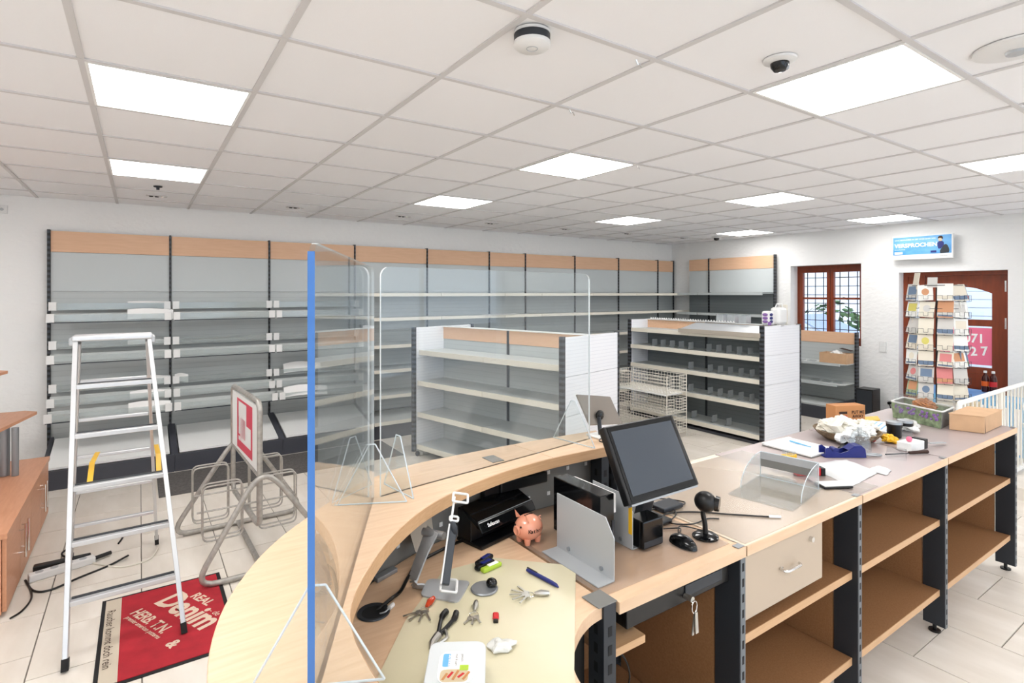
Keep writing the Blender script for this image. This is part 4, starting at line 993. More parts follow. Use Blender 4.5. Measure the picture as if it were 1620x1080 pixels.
for s in (-1,1): MB().tube(smoothpath([(-.02,0,.006),(.01,s*.008,.006),(.05,s*.016,.008),(.075,s*.013,.008)],5),[.005]*10+[.008]*6,8).build('grip' ,'black plastic',t,True)
MB().tube([(-.02,0,.006),(-.05,.004,.006),(-.07,.0,.006)],[.010,.008,.003],8).build('jaws','key steel',t,True)
tag(MB((.64,1.155,D2)).tube(smoothpath([(.61,1.19,D2+.005),(.60,1.16,D2+.006),(.57,1.15,D2+.004)]),.004,6).build('metal_scrap','key steel',None,True),'shiny metal strip beside the pliers','scrap').location=(.64,1.155,D2)
# tub with lid and printed label
t=thing('plastic_tub','white translucent plastic tub with a product label on the lid','tub',(.53,.985,D2),-.56); 
MB().prism(rect2(-.052,.052,-.075,.075,.02),0,.052).build('tub','translucent plastic',t,True)
MB().prism(rect2(-.060,.060,-.083,.083,.024),.052,.060).build('lid','translucent plastic',t,bevel=.002)
lb=MB().prism(rect2(-.036,.036,-.048,.048,.026,6),.0603,.0608).build('label','poster white',t)
MB().prism(rect2(-.028,-.012,.0,.040,.005),.0609,.0612).build('blue_print','sky blue',lb); MB().prism(rect2(-.030,.026,-.044,-.008,.012),.0609,.0612).build('pink_print','sand',lb)
MB().prism(rect2(.008,.026,-.012,.004,.001),.0613,.0616).build('green_print','lime',lb)
for i in range(5): MB().beam((-.024+.010*i,-.038+.006*(i%2),.0614),(-.016+.011*i,-.020+.004*(i%3),.0614),.005,.0006).build('meat_print','red' if i%2 else 'cardboard orange',lb)
text('label_lettering','Schinken',.011,(-.016,.036,.0612),(0,-1,0),(1,0,0),'poster white',t,bold=.0002)
text('label_lettering','mild & zart',.008,(-.002,.038,.0612),(0,-1,0),(1,0,0),'panel grey',t); text('label_lettering','gekocht',.008,(.010,.038,.0612),(0,-1,0),(1,0,0),'panel grey',t)
def crumple(c,r,m,name,label,cat,seed=1,amp=.35,n=18,mm=12,rz=0,fr=18):
    def fn(p):
        k=1+amp*noise.noise(Vector((p.x,p.y,p.z))*fr+Vector((seed*3.1,0,0)))
        q=p*k; q.z=max(q.z,-r[2]*.98); return q
    o=MB().ball((0,0,r[2]),r,n,mm,fn=fn).build(name,m,None,False); o.location=c; o.rotation_euler=(0,0,rz); return tag(o,label,cat)
o=crumple((.688,1.06,D2),(.032,.024,.008),'clear bag','small_bag','small shiny plastic bag of metal parts beside the tub','bag',3,.5,rz=-.5,fr=60)

# ---- monitor group
t=thing('touch_monitor','black framed touch screen monitor tilted on the counter','monitor',(1.43,1.30,D+.002)); of=(1.43,1.30,D+.002)
mx0,mx1=1.258,1.598; b0=V(0,1.206,1.042); t0=V(0,1.323,1.262); upv=(t0-b0).normalized(); nv=V(0,-upv.z,upv.y)   # nv faces the user
def mp(x,s,k): 
    p=b0+upv*s+nv*k; return (x,p.y,p.z)
mh=(t0-b0).length
def slab(xa,xb,s0,s1,k0,k1): return MB(of).hexa([mp(xa,s0,k0),mp(xb,s0,k0),mp(xb,s1,k0),mp(xa,s1,k0)],[mp(xa,s0,k1),mp(xb,s0,k1),mp(xb,s1,k1),mp(xa,s1,k1)])
slab(mx0,mx1,0,mh,-.03,0).build('housing','black plastic',t,bevel=.004)
slab(mx0+.012,mx1-.012,.004,mh-.004,.0,.0015).build('glass_front','black glossy',t)
slab(mx0+.024,mx1-.022,.022,mh-.02,.0015,.0022).build('display','screen',t)
slab(mx0+.01,mx1-.01,-.006,.0,-.02,-.001).build('bottom_trim','steel light',t)
MB(of).beam((1.47,1.285,1.14),(1.49,1.37,.90),.06,.03,(0,1,0)).build('stand_neck','charcoal steel',t,bevel=.004)
MB(of).box(1.415,1.575,1.30,1.48,D+.002,D+.018).build('stand_base','black plastic',t,bevel=.006)
# folded metal plates
def bracket(name,label,x,y0,y1,h,base,col,sgn,cat='bracket'):
    t=thing(name,label,cat,(x,y0,D+.002)); of=(x,y0,D+.002); z=D+.002
    pts=[(y1,z),(y1,z+h),(y0+.035,z+h*.98),(y0,z+h*.70),(y0,z)]
    n=len(pts); MB(of).add([(x-.0015,a,b) for a,b in pts]+[(x+.0015,a,b) for a,b in pts],[tuple(range(n)),tuple(range(2*n-1,n-1,-1))]+[((i+1)%n,i,i+n,(i+1)%n+n) for i in range(n)]).build('upright_plate',col,t)
    a,b=(x-base,x) if sgn<0 else (x,x+base)
    MB(of).box(a,b,y0,y1,z,z+.003).build('base_plate',col,t)
    for yy in (y0+.05,y1-.06): MB(of).tube([(x-.006,yy,z+.018),(x-.0015,yy,z+.018)],.007,10).build('screw','steel light',t,True)
    return t
bracket('metal_bookend','grey folded metal plate at the left of the black computer',1.115,1.128,1.385,.175,.062,'light grey metal',-1)
bracket('metal_bookend','grey folded metal plate right of the black computer',1.302,1.235,1.42,.17,.10,'light grey metal',1)
tag(MB((1.30,1.28,1.0)).box(1.2985,1.3005,1.236,1.25,.93,1.02).build('yellow_label','yellow'),'narrow yellow label on the edge of the grey metal plate','label').location=(1.30,1.28,1.0)
t=thing('computer_box','slim black computer standing upright between the grey plates','computer',(1.22,1.39,D+.002)); of=(1.22,1.39,D+.002)
MB(of).box(1.19,1.25,1.265,1.50,D+.002,D+.185).build('case','black glossy',t,bevel=.003)
MB(of).box(1.2515,1.262,1.27,1.47,D+.12,D+.18).build('metal_strip','white metal',t)
MB(of).box(1.24,1.2505,1.2635,1.2652,D+.03,D+.1).build('port_strip','charcoal steel',t)
t=thing('small_black_box','small black cube device in front of the monitor stand','device',(1.38,1.25,D+.006)); of=(1.38,1.25,D+.006)
MB(of).box(1.318,1.412,1.205,1.275,D+.006,D+.095).build('case','black glossy',t,bevel=.004); MB(of).box(1.322,1.408,1.2035,1.2052,D+.012,D+.03).build('front_strip','charcoal steel',t)
t=thing('computer_mouse','black computer mouse on the clear pad','mouse',(1.468,1.17,D+.002),-PI/2-.12)
MB().ball((0,0,0),(.056,.031,.030),20,12,fn=lambda p: Vector((p.x,p.y*(1-.15*p.x/.055),max(0,p.z)))).build('shell','black glossy',t,True)
MB().tube([(.022,0,.0275),(.036,0,.023)],.0035,8).build('scroll_wheel','charcoal steel',t)
t=thing('barcode_scanner','black barcode scanner on a round foot beside the mouse','barcode scanner',(1.575,1.165,D+.002))
MB().lathe((0,0),[(0,0),(.043,0),(.043,.004),(.034,.010),(.008,.013),(0,.013)],28).build('foot','black glossy',t,True)
MB().tube(smoothpath([(0,0,.01),(.001,.002,.04),(-.004,.006,.075),(-.003,.004,.09)]),.0085,10).build('neck','black plastic',t,True)
MB().ball((.0,.0,.118),(.034,.038,.034),18,10).build('head','black plastic',t,True)
MB().tube([(.018,-.026,.116),(.024,-.038,.115)],[.026,.024],18).build('scan_window','black glossy',t,True)
cab([(1.50,1.34,D+.005),(1.62,1.36,D+.005),(1.72,1.31,D+.005),(1.80,1.23,D+.005),(1.90,1.135,D+.005)],.003,'thin black lead ending in a metal plug right of the scanner')
t=thing('cable_plug','metal jack plug at the end of the thin black lead','plug',(1.915,1.122,D+.005)); MB().tube([(-.015,.012,0),(.018,-.014,0)],.006,10).build('sleeve','chrome',t,True)
cab([(1.46,1.42,D+.005),(1.60,1.46,D+.005),(1.70,1.44,D+.005),(1.64,1.34,D+.008),(1.56,1.30,D+.006),(1.62,1.25,D+.005),(1.70,1.25,D+.005),(1.735,1.225,D+.005)],.0025,'tangled black cable behind the barcode scanner')
cab([(1.40,1.5,D+.01),(1.55,1.52,D+.006),(1.68,1.50,D+.006),(1.76,1.40,D+.006),(1.68,1.38,D+.01),(1.58,1.42,D+.006),(1.50,1.36,D+.006)],.0025,'looped black cable behind the monitor')
cab([(1.50,1.28,D+.006),(1.55,1.25,D+.006),(1.50,1.215,D+.012),(1.54,1.24,D+.02),(1.60,1.20,D+.006)],.002,'short black cable between the cube device and the scanner')
tag(MB((1.66,1.45,D)).box(1.61,1.72,1.37,1.44,D+.003,D+.02).build('network_box','charcoal steel',bevel=.004),'flat dark box lying among the cables behind the monitor','device').location=(1.66,1.45,D)
# customer display
t=thing('customer_display','small grey customer screen on a pole, seen from behind','monitor',(1.60,1.70,1.101)); of=(1.60,1.70,1.101)
MB(of).box(1.56,1.66,1.66,1.745,1.101,1.108).build('foot','white metal',t,bevel=.002)
MB(of).tube([(1.60,1.70,1.108),(1.60,1.71,1.18)],.009,10).build('pole','charcoal steel',t,True)
c0=[(1.545,1.705,1.155),(1.735,1.705,1.135),(1.72,1.765,1.245),(1.525,1.765,1.275)]
c1=[(x+.004,y+.012,z-.006) for x,y,z in c0]
MB(of).add(c0+c1,[(0,1,2,3),(7,6,5,4),(1,0,4,5),(2,1,5,6),(3,2,6,7),(0,3,7,4)]).build('screen_back','display back',t,bevel=.002)
MB(of).ball((1.612,1.716,1.185),(.022,.012,.022),14,8).build('hinge_reflection','black glossy',t,True)  # flattened dark ball doubles as the dark reflection on the glossy back
cab([(1.565,1.66,1.106),(1.53,1.63,1.106),(1.535,1.585,1.106),(1.54,1.567,1.09),(1.545,1.565,1.0),(1.55,1.57,.95)],.0022,'thin cable from the customer screen hanging over the ledge')

# coin tray (clear curved acrylic)
t=thing('clear_payment_tray','clear curved acrylic payment tray on the worktop','tray',(2.19,1.27,D+.002),-PI/2+.18)
MB().prism(rect2(-.125,.125,-.19,.18,.01),.0,.003).build('base','acrylic clear box',t)
for x in (-.118,.118):
    pts=[(.13,.003)]+[(.13-.21*math.sin(a),.003+.11*math.cos(a)) for a in [PI/2*i/12 for i in range(13)]]
    n=len(pts); o=MB().add([(x-.0015,a,b) for a,b in pts]+[(x+.0015,a,b) for a,b in pts],[tuple(range(n)),tuple(range(2*n-1,n-1,-1))]+[((i+1)%n,i,i+n,(i+1)%n+n) for i in range(n)]).build('side_cheek','acrylic clear box',t)
    MB().tube([(x,a,b) for a,b in pts],.0018,5).build('cheek_edge','acrylic edge',o)
MB().box(-.118,.118,.128,.132,.003,.113).build('back_wall','acrylic clear box',t)
MB().box(-.115,.115,.1245,.1275,.050,.082).build('dark_band','panel grey',t); MB().box(-.115,.115,.1245,.1275,.0825,.112).build('light_band','light grey metal',t)
MB().tube([(-.118,.13,.004),(.118,.13,.004)],.002,5).build('base_edge','acrylic edge',t); MB().tube([(-.118,.13,.113),(.118,.13,.113)],.002,5).build('top_edge','acrylic edge',t)
# red stamp, phone, bags, tape dispenser
t=thing('rubber_stamp','red and black box-shaped stamp behind the clear tray','stamp',(2.50,1.30,D+.002),-.55)
MB().box(-.065,.045,-.018,.018,.0,.035).build('case','red',t,bevel=.003); MB().box(.045,.065,-.019,.019,.0,.034).build('end_block','black plastic',t,bevel=.002)
t=thing('white_device','flat white phone-like device with black rim beside the plastic bags','device',(2.43,1.17,D+.002),-.5)
MB().box(-.055,.075,-.035,.035,0,.010).build('case','black plastic',t,bevel=.004); MB().box(-.05,.07,-.031,.031,.010,.012).build('face','white plastic',t)
def bagstack(c,pts,label,h,seed,name='plastic_bags'):
    m_=MB(); n=12; vs=[];fs=[]
    a,b,d,e=[V(*p,0) for p in pts]
    for i in range(n+1):
        for j in range(n+1):
            u,v=i/n,j/n; p=(a*(1-u)+b*u)*(1-v)+(e*(1-u)+d*u)*v
            edge=min(u,1-u,v,1-v)*8; z=min(1,edge)*h*(.7+.6*abs(noise.noise(V(p.x*20+seed,p.y*20,0))))+.001
            p=p+V(noise.noise(V(u*6,v*6,seed)),noise.noise(V(u*6,v*6,seed+9)),0)*.006
            vs.append((p.x,p.y,D+.001+z))
    for i in range(n):
        for j in range(n): q=i*(n+1)+j; fs.append((q,q+n+1,q+n+2,q+1))
    N_=len(vs); vs+=[(x,y,D+.0008) for x,y,z in vs]
    for i in range(n):
        for j in range(n): q=i*(n+1)+j; fs.append((N_+q,N_+q+1,N_+q+n+2,N_+q+n+1))
    o=MB(c).add(vs,fs).build(name,'bag white',None,True,ang=30); o.location=c; return tag(o,label,'bag')
bagstack((2.66,1.25,D),[(2.50,1.12),(2.80,1.14),(2.86,1.30),(2.62,1.39)],'stack of folded white plastic bags in front of the blue tape dispenser',.022,1)
bagstack((2.86,1.17,D),[(2.78,1.10),(2.88,1.12),(2.90,1.18),(2.80,1.19)],'corner of a white plastic bag beside the counter post',.01,4,'plastic_bag')
t=thing('tape_dispenser','dark blue tape dispenser lying open on the worktop','tape dispenser',(2.93,1.36,D+.001),-.6)
pr=[(-.10,.0),(-.10,.045),(-.085,.05),(-.06,.03),(-.02,.022),(.02,.035),(.05,.055),(.08,.058),(.10,.04),(.105,0)]
n=len(pr); 
for sy in (-.03,.026): MB().add([(x,sy,z) for x,z in pr]+[(x,sy+.004,z) for x,z in pr],[tuple(range(n)),tuple(range(2*n-1,n-1,-1))]+[((i+1)%n,i,i+n,(i+1)%n+n) for i in range(n)]).build('side_wall','navy',t)
MB().box(-.10,.105,-.026,.026,0,.005).build('base','navy',t); 
for (a,b) in zip(pr[5:8],pr[6:9]): MB().beam((a[0],0,a[1]),(b[0],0,b[1]),.054,.004).build('nose_plate','navy',t)
MB().tube([(-.04,-.02,.03),(-.04,.02,.03)],.016,16).build('tape_hub','navy',t,True)
# notebook, pen, yellow pad
t=thing('notebook','open white notepad lying on the grey worktop','notepad',(2.89,1.56,D+.001),-.05)
MB().box(-.12,.13,-.14,.13,0,.004).build('cover','panel grey',t); MB().box(-.118,.128,-.137,.128,.004,.010).build('pages','paper',t)
MB().box(-.12,.13,.118,.135,.010,.013).build('binding','white plastic',t)
tag(MB((2.92,1.565,D+.012)).tube([(2.934,1.63,D+.017),(2.925,1.59,D+.017),(2.906,1.501,D+.017)],[.004,.0045,.0025],8).build('pen','sky blue',None,True),'light blue pen lying on the white notepad','pen').location=(2.92,1.565,D+.012)
t=thing('sponge_cup','small yellow block with clear cup on top near the notepad','block',(2.62,1.46,D+.001),-.1)
MB().box(-.035,.035,-.02,.02,0,.035).build('yellow_block','yellow',t,bevel=.004); MB().lathe((0,0),[(.028,.035),(.032,.055),(.030,.056),(.026,.037),(0,.037)],14).build('clear_cup','acrylic clear box',t)
# basket with crumpled paper
t=thing('gift_basket','brown wicker basket filled with crumpled white packing paper','basket',(3.29,1.50,D+.001),.35)
MB().lathe((0,0),[(0,0),(.11,0),(.15,.03),(.17,.055),(.165,.057),(.145,.035),(.10,.006),(0,.006)],28).build('wicker_bowl','basket brown',t,True)
for i in range(10):
    a=i*1.05; rr=.09 if i<7 else .03; c=(rr*1.25*math.cos(a),rr*math.sin(a),.045+.012*(i%3)+(.02 if i>6 else 0))
    def fn(p,i=i): return p*(1+1.0*abs(noise.noise(p*26+Vector((i*5,0,0))))+.5*noise.noise(p*60+Vector((i*9,0,0))))
    MB().ball(c,(.06,.05,.03),22,14,fn=fn).build('crumpled_paper',('paper','clear bag','cream lip')[i%3],t)
MB().tube([(-.10,.02,.05),(-.14,.05,.10),(-.10,.02,.13)],[.03,.035,.02],7).build('paper_roll','cream lip',t)
MB().ball((.02,-.12,.02),(.04,.02,.02),10,6).build('dark_berries','red',t,True)
t=thing('orange_carton','brown printed carton standing upright behind the basket','box',(3.60,1.645,D+.001),-.43)
MB().box(-.10,.105,-.03,.05,0,.135).build('carton','cardboard orange',t,bevel=.002)
text('carton_print','PUT ME',.026,(.01,-.031,.085),(1,0,0),(0,0,1),'print dark',t,bold=.0006); text('carton_print','AWAY',.026,(.015,-.031,.06),(1,0,0),(0,0,1),'print dark',t,bold=.0006)
MB().box(-.075,-.02,-.0315,-.0302,.085,.10).build('printed_mark','print dark',t); MB().box(-.075,-.02,-.0315,-.0302,.07,.076).build('printed_mark','red',t)
text('carton_print','EU',.03,(.04,-.031,.02),(1,0,0),(0,0,1),'print dark',t)
o=MB((3.8,1.55,D)).prism([(3.60,1.55),(3.64,1.38),(3.92,1.44),(3.88,1.62)],D+.001,D+.008).build('paper_stack','paper'); o.location=(3.8,1.55,D); tag(o,'stack of white printed papers right of the brown carton','paper')
for i in range(5): MB((3.8,1.55,D)).beam((3.66,1.42+i*.03,D+.0085),(3.86,1.46+i*.03,D+.0085),.008,.0004).build('printed_line','sky blue',o)
o=MB((3.98,1.64,D)).prism([(3.80,1.66),(3.95,1.60),(4.06,1.66),(3.90,1.72)],D+.001,D+.006).build('paper','yellow'); o.location=(3.98,1.64,D); tag(o,'yellow sheet at the far edge of the worktop','paper')
# jars with black band
for i,(x,y,lb) in enumerate([(3.56,1.37,'dark jar with clear lid, left one of the pair by the flowers'),(3.65,1.35,'clear glass jar, right one of the pair by the flowers')]):
    t=thing('glass_jar',lb,'jar',(x,y,D+.001))
    MB().lathe((0,0),[(0,0),(.034,0),(.036,.01),(.036,.06),(0,.06)],22).build('body','black plastic' if i==0 else 'acrylic clear box',t,True)
    MB().lathe((0,0),[(0,.06),(.040,.06),(.040,.078),(0,.078)],22).build('rim','black plastic',t,True); MB().lathe((0,0),[(0,.078),(.042,.078),(.04,.090),(0,.094)],22).build('lid','steel light',t,True)
crumple((3.82,1.39,D+.001),(.10,.05,.028),'clear bag','clear_bag','crumpled clear film bag in front of the lavender box','bag',8,.6,rz=.4,fr=30)
crumple((3.42,1.34,D+.001),(.05,.035,.02),'yellow','yellow_flowers','small bunch of yellow artificial flowers on the worktop','flowers',12,.8,rz=.2,fr=60)
t=thing('white_box_item','small white box with red ball on top beside the black clip','box',(3.36,1.21,D+.001),-.1)
MB().box(-.07,.06,-.03,.04,0,.045).build('box','white board',t,bevel=.003); MB().ball((-.03,.0,.058),.014,12,8).build('red_ball','pink poster',t,True)
MB().box(.062,.095,-.03,.035,0,.05).build('black_block','black plastic',t,bevel=.003)
t=thing('metal_tongs','thin metal bar lying right of the white box','bar',(3.52,1.17,D+.001)); MB().beam((-.03,.01,.02),(.09,-.02,.012),.02,.004).build('bar','light grey metal',t)
t=thing('screwdriver','dark red handled tool lying in front of the white box','screwdriver',(3.22,1.15,D+.001)); 
MB().tube([(-.10,.09,.006),(.02,.03,.006)],.003,6).build('shaft','charcoal steel',t); MB().tube([(.02,.03,.009),(.12,-.015,.009)],[.008,.009],8).build('handle','print dark',t,True)
t=thing('wine_glass','upturned clear glass bell in front of the basket','glass',(3.12,1.36,D+.001))
MB().lathe((0,0),[(.055,0),(.05,.05),(.035,.09),(.012,.11),(.010,.12),(.008,.11),(.032,.088),(.047,.05),(.052,0)],22).build('bell','acrylic clear box',t,True)
t=thing('cutting_pliers','small chrome pliers beside the blue tape dispenser','pliers',(3.03,1.29,D+.001),-.7)
for s in (-1,1): MB().tube(smoothpath([(-.03,0,.008),(0,s*.012,.008),(.05,s*.014,.008),(.07,s*.004,.008)]),.005,6).build('grip','steel light',t,True)
MB().tube([(-.03,0,.008),(-.06,0,.008)],[.009,.003],8).build('jaws','key steel',t,True)
t=thing('clear_wedge','clear plastic wedge lying between the pliers and the white box','holder',(3.14,1.20,D+.001),.4)
MB().add([(-.06,-.04,.0),(.08,-.04,0),(-.06,.04,0),(.08,.04,0),(-.06,-.04,.06),(-.06,.04,.06)],[(0,1,4),(2,5,3),(0,4,5,2),(1,3,5,4)]).build('shell','acrylic clear box',t)
t=thing('black_clip','black plastic bits beside the basket','clip',(3.10,1.44,D+.001),.3)
MB().beam((-.06,0,.006),(.04,-.01,.006),.02,.01).build('arm','black plastic',t,bevel=.002); MB().ball((.05,-.02,.012),(.025,.018,.013),10,6).build('knob','black plastic',t,True)
# lavender box
lv=thing('lavender_box','planter box printed with lavender, filled with cards and an orange bag','box',(4.12,1.43,D+.001),0); of=(4.12,1.43,D+.001)
A_,B_,C_=V(4.126,1.595,0),V(4.011,1.296,0),V(4.225,1.31,0)
E_=A_+(C_-B_); zl=D+.001
def wall(p,q,h,m,nm,par,fl=1.06):
    c=(A_+C_)/2; P_=c+(p-c)*fl; Q_=c+(q-c)*fl
    d=(q-p).normalized(); n=V(-d.y,d.x,0)*.003
    return MB(of).hexa([p+V(0,0,zl),q+V(0,0,zl),q-n*-1+V(0,0,zl),p-n*-1+V(0,0,zl)],[P_+V(0,0,zl+h),Q_+V(0,0,zl+h),Q_-n*-1+V(0,0,zl+h),P_-n*-1+V(0,0,zl+h)]).build(nm,m,par)
fw=wall(A_,B_,.10,'leaf green','front_wall',lv); wall(B_,C_,.10,'panel grey','end_wall',lv); wall(C_,E_,.10,'leaf green','rear_wall',lv); wall(E_,A_,.10,'panel grey','end_wall',lv)
MB(of).add([A_+V(0,0,zl),B_+V(0,0,zl),C_+V(0,0,zl),E_+V(0,0,zl)],[(0,1,2,3)]).build('bottom','cardboard',lv)
nrm=(V(-(B_-A_).y,(B_-A_).x,0)).normalized(); nrm=-nrm if nrm.x>0 else nrm
for i in range(44):
    u=min(.97,max(.03,(.16,.42,.68,.9)[i%4]+.16*(R()-.5))); zz=.045+.042*R(); p=A_.lerp(B_,u)+nrm*(.006+.06*zz*.6)+V(0,0,zl+zz)
    MB(of).ball(p,(.003,.006,.008),8,5).build('lavender_print','lavender',lv)
MB(of).tube(rpoly([A_*1+V(-.006,.01,zl+.105),B_+V(-.01,-.012,zl+.105),C_+V(.01,-.012,zl+.105),E_+V(.01,.01,zl+.105)],.02,4),.006,6,closed=True).build('foil_rim','clear bag',lv,True)
o=MB((4.14,1.45,D)).box(4.06,4.09,1.25,1.56,D+.05,D+.17).build('clear_card_holder','acrylic clear box'); o.location=(4.14,1.45,D); o.rotation_euler=(0,0,0); tag(o,'clear card holder standing in the lavender box','holder')
crumple((4.12,1.42,D+.06),(.045,.06,.045),'crisp','orange_snack_bag','orange bag of rings sticking out of the lavender box','bag',5,.5,n=26,mm=16,fr=70)
# cardboard box 2
cbx=thing('cardboard_box','closed brown cardboard box at the far end of the counter','box',(4.2,1.2,D+.001)); of=(4.2,1.2,D+.001)
a_,b_,c_=V(4.035,1.262,0),V(4.086,1.109,0),V(4.43,1.117,0); d_=a_+(c_-b_)
h_=.095
MB(of).hexa([a_+V(0,0,zl),b_+V(0,0,zl),c_+V(0,0,zl),d_+V(0,0,zl)],[a_+V(0,0,zl+h_),b_+V(0,0,zl+h_),c_+V(0,0,zl+h_),d_+V(0,0,zl+h_)]).build('carton','cardboard',cbx,bevel=.002)
g_=V(.003,-.003,0)
MB(of).hexa([a_+V(-.003,.003,zl+h_+.0005),b_+V(-.001,-.004,zl+h_+.0005),c_+V(.004,-.003,zl+h_+.0005),d_+V(.003,.003,zl+h_+.0005)],[a_+V(-.003,.003,zl+h_+.004),b_+V(-.001,-.004,zl+h_+.004),c_+V(.004,-.003,zl+h_+.004),d_+V(.003,.003,zl+h_+.004)]).build('lid','cardboard',cbx)
MB(of).add([b_+V(.012,-.0012,zl),b_+V(.02,-.0012,zl),b_+V(.012,-.0012,zl+h_)],[(0,1,2)]).build('side_flap','print dark',cbx)

# ================================================================== BEHIND THE COUNTER
# open carton on the low shelf
t=thing('open_carton','open brown carton on the low shelving unit under the window','box',(8.06,3.80,.732))
for q in ((-.10,.10,-.165,-.160),(-.10,.10,.19,.195),(-.10,-.095,-.16,.19),(.095,.10,-.16,.19)): MB().box(*q,0,.14).build('carton_wall','cardboard',t)
MB().box(-.095,.095,-.16,.19,0,.005).build('bottom','cardboard',t)
MB().beam((.1,-.15,.17),(.1,.0,.20),.004,.09,(1,0,0)).build('flap','print dark',t)
crumple((8.06,3.80,.74),(.07,.12,.08),'clear bag','packing_film','crumpled clear film inside the open carton','packing film',6,.5,fr=20)
for i,(z,y) in enumerate([(.462,3.75),(.462,3.9),(.462,4.05),(.732,4.1),(.732,4.25)]):
    t=tag(MB().box(7.93,8.0,y-.05,y+.05,z+.002,z+.02).build('price_strip','acrylic clear box'),'clear plastic strip on the %s shelf under the window, %s from the right' % ('upper' if z>.6 else 'middle',['first','second','third','first','second'][i]),'strip','clear strips on the low shelving')
# speaker
t=thing('floor_speaker','black speaker standing against the white wall by the socket','speaker',(8.02,3.38,0))
MB().box(-.14,.14,-.12,.14,0,.05).build('stand_box','black plastic',t,bevel=.004)
MB().box(-.11,.11,-.09,.115,.05,.44).build('cabinet','black plastic',t,bevel=.006); MB().box(-.114,-.11,-.08,.105,.07,.42).build('grille','charcoal steel',t)
# card stand
CS=V(6.73,2.20,0)
t=thing('card_carousel','tall rotating wire stand full of greeting cards before the door','card stand',(CS.x,CS.y,0))
MB().tube([(0,0,.03),(0,0,1.80)],.018,10).build('pole','charcoal steel',t,True)
for i in range(5):
    a=i*2*PI/5; MB().tube([(0,0,.05),(.26*math.cos(a),.26*math.sin(a),.02)],.012,8).build('foot','charcoal steel',t,True)
cards=[]
cols=['cream','cream','grey','white','grey','cream','ivory']
cm={'cream':(226,218,202),'grey':(206,204,200),'white':(240,240,236),'ivory':(230,224,208),'pink':(214,132,132),'yellow':(214,204,110),'orange':(206,150,112),'blue':(110,130,156),'green':(158,174,140)}
for k_,v_ in cm.items(): mat('card '+k_, v_, .6)
camdir=(CS.to_2d()*-1).normalized(); base=math.atan2(camdir.y,camdir.x)
zr=[1.63,1.465,1.30,1.14,.98,.82,.66,.52]
faces=[(base-1.35,'right edge'),(base-.72,'right'),(base-.08,'middle'),(base+.50,'left'),(base+1.12,'left edge')]
wires=MB()
rng=random.Random(5)
card_mesh={}
for fi,(fa,fname) in enumerate(faces):
    nx,ny=math.cos(fa),math.sin(fa); txx,tyy=-ny,nx
    for r_,z in enumerate(zr):
        for c_ in ((-1,1) if fi in (1,2,3) else (0,)):
            rad=.245; w=.062
            if fi==2: off_=c_*.075; 
            else: off_=c_*.072
            if fi==1 and c_==1: continue
            if fi==3 and c_==-1: continue
            px,py=nx*rad+txx*off_,ny*rad+tyy*off_
            # wire pocket
            P_=[(px+txx*s+nx*.012,py+tyy*s+ny*.012,z+dz) for s,dz in ((-w,.05),(-w,-.01),(w,-.01),(w,.05),(w*.3,.05),(w*.3,.015),(-w*.3,.015),(-w*.3,.05))]
            wires.tube(P_,.0022,4,closed=True); wires.tube([(px*.3,py*.3,z),(px,py,z-.008)],.002,4)
            if rng.random()<.06: continue
            cn=rng.choice(cols) if rng.random()<.82 else rng.choice(['pink','yellow','orange','blue','green'])
            h=.150+.02*rng.random(); tilt=.16+.16*rng.random(); lean=(rng.random()-.5)*.16
            o=MB().hexa([(-.002,-w,0),(.002,-w,0),(.002,w,0),(-.002,w,0)],[(-.002-h*math.sin(tilt),-w,h),(.002-h*math.sin(tilt),-w,h),(.002-h*math.sin(tilt),w,h),(-.002-h*math.sin(tilt),w,h)]).build('greeting_card','card '+cn)
            o.location=(CS.x+px,CS.y+py,z+.0); o.rotation_euler=(lean,0,fa)
            cn2=rng.choice(['pink','orange','blue','green','grey','grey','cream','yellow','ivory','blue'])
            motif=rng.choice(['panel','dot','band'])
            def cp(y0,y1,v0,v1,m,nm,e=.0006):
                f=lambda y,v:(.002-v*h*math.sin(tilt)+e,y*w,v*h)
                MB().add([f(y0,v0),f(y1,v0),f(y1,v1),f(y0,v1)],[(0,1,2,3)]).build(nm,'card '+m,o)
            if motif=='panel': cp(-.75,.75,.35,.85,cn2,'picture')
            elif motif=='dot':
                q=[(.0028-(.55+.22*math.sin(a))*h*math.sin(tilt),.5*w*math.cos(a),(.55+.22*math.sin(a))*h) for a in [i*PI/6 for i in range(12)]]
                MB().add(q,[tuple(range(12))]).build('picture','card '+cn2,o)
            else: cp(-1,1,.1,.3,cn2,'picture')
            if rng.random()<.45: cp(-.9,.9,.06,.16,'blue','caption',.0008)
            tag(o,'%s greeting card with %s %s, %s tier from the top, %s %s' % (cn,cn2,{'panel':'picture','dot':'round motif','band':'stripe'}[motif],['first','second','third','fourth','fifth','sixth','seventh','eighth'][r_],fname,'column' if not c_ else ('outer column' if c_*(1 if fi>=2 else -1)>0 else 'inner column')),'greeting card','greeting cards on the rotating stand')
wires.build('wire_pockets','charcoal steel',t)['kind']='stuff'
for z in (.50,1.0,1.55,1.78): MB().tube([(.23*math.cos(a),.23*math.sin(a),z) for a in [i*PI/12 for i in range(24)]],.003,5,closed=True).tube([(-.23,0,z),(.23,0,z)],.003,5).build('ring','charcoal steel',t)
for i,(a,dz,lb) in enumerate([(base-1.0,0,'tall cream cards sticking up at the top right of the card stand'),(base-.2,.02,'blue and white card sticking up at the top middle of the card stand')]):
    o=MB().box(-.004,.004,-.04,.04,0,.17 if i==0 else .10).build('greeting_card','card cream' if i==0 else 'card grey'); o.location=(CS.x+.22*math.cos(a),CS.y+.22*math.sin(a),1.74+dz); o.rotation_euler=(0,-.15,a); tag(o,lb,'greeting card')
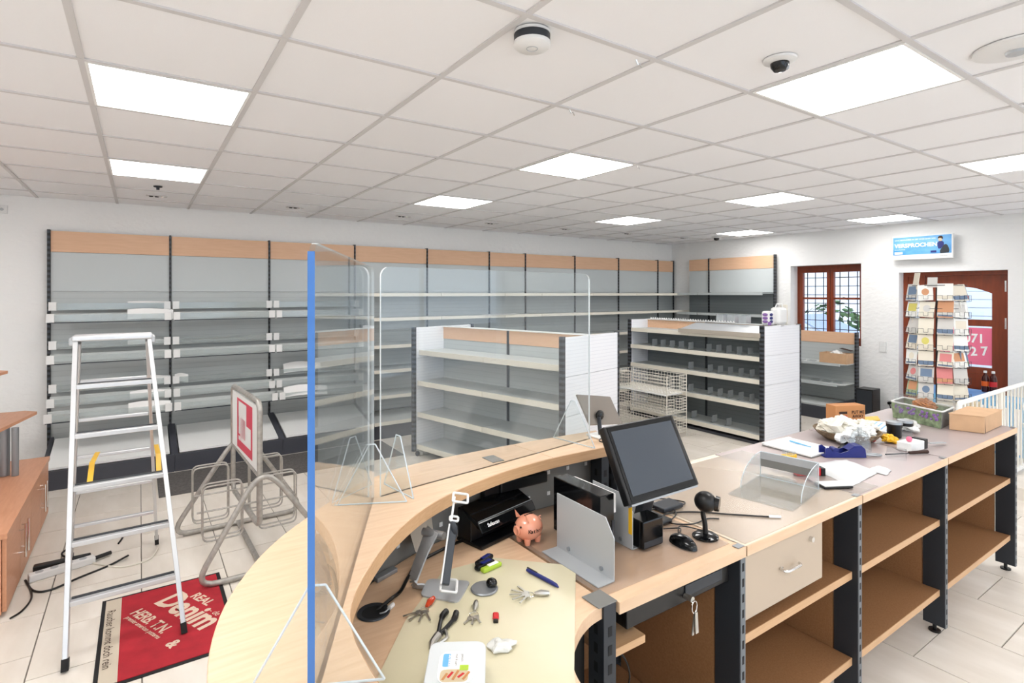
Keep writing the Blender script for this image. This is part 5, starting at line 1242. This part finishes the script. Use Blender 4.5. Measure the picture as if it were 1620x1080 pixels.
tag(MB((6.55,1.95,.6)).lathe((6.46,1.84),[(0,.56),(.05,.56),(.065,.60),(.07,.68),(.06,.69),(.0,.69)],18).build('straw_pot','sand',None,True),'straw coloured pot at the foot of the card stand behind the counter','pot').location=(6.55,1.95,.6)
tag(MB().box(6.36,6.56,1.74,1.93,0,.555).build('side_stool','white board',bevel=.004),'small white stand carrying the straw coloured pot','stand')
# blue display carton with bottles
t=thing('display_carton','low blue printed display carton in front of the door','carton',(7.75,2.35,0))
MB().box(-.22,.25,-.62,.38,0,.56).build('carton','sky blue',t,bevel=.004)
MB().hexa([(-.22,-.25,.562),(.20,-.25,.562),(.20,.36,.562),(-.22,.36,.562)],[(-.22,-.25,.566),(.20,-.25,.60),(.20,.36,.60),(-.22,.36,.566)]).build('cloud_print','sign blue',t)
for i in range(10): MB().box(-.226,-.2205,-.60+i*.095,-.55+i*.095,.03,.50).build('white_stripe','poster white',t)
for i,(y,cl,lb) in enumerate([(2.115,'orange','cola bottle with an orange label, left of the two before the door'),(2.045,'red','cola bottle with a red label, right of the two before the door')]):
    t=thing('soft_drink_bottle',lb,'bottle',(7.82,y,.602))
    MB().lathe((0,0),[(0,0),(.030,0),(.033,.01),(.033,.14),(.028,.17),(.013,.20),(.013,.215),(0,.215)],18).build('bottle','cola',t,True)
    MB().lathe((0,0),[(.0335,.065),(.0338,.12)],18).build('label',cl,t,True); MB().lathe((0,0),[(0,.235),(.015,.235),(.016,.212),(.0,.212)],14).build('cap','white plastic',t,True)
# railing
t=thing('stair_railing','white metal railing with thin bars to the right of the counter','railing',(5.09,1.53,0)); of=(5.09,1.53,0)
x0,x1,yr=5.09,8.2,1.53
MB(of).tube(smoothpath([(x0,yr,.13),(x0-.01,yr,.6),(x0,yr,.85),(x0+.05,yr,.875)],6)+[V(x1,yr,.88)],.018,10).build('top_rail','white metal',t,True)
MB(of).box(x0,x1,yr-.015,yr+.015,.12,.145).build('bottom_rail','white metal',t)
x=x0+.09
i=0
while x<x1:
    r=.0075 if i%9 else .016
    MB(of).tube([(x,yr,.13 if i%9 else 0.0),(x,yr,.868)],r,6).build('bar' if i%9 else 'rail_post','white wire',t,True); x+=.095; i+=1
for xx in (6.62,7.3):
    MB(of).tube(smoothpath([(xx,yr-.02,.62),(xx+.05,yr-.02,.67),(xx+.02,yr-.02,.72),(xx-.03,yr-.02,.68),(xx+.02,yr-.02,.6),(xx+.06,yr-.02,.52),(xx,yr-.02,.48),(xx-.03,yr-.02,.53)],5),.008,6).build('scroll','white metal',t,True)
t=thing('floor_grille','beige slatted floor box beside the railing, at the right picture edge','grille',(6.1,1.22,0)); 
MB().box(-.10,1.8,.02,.28,.0,.10).build('kerb','floor tile',t)
for i in range(16): MB().box(-.10+i*.05,-.08+i*.05,-.02,.02,.0,.09).build('slat','cream lip',t)
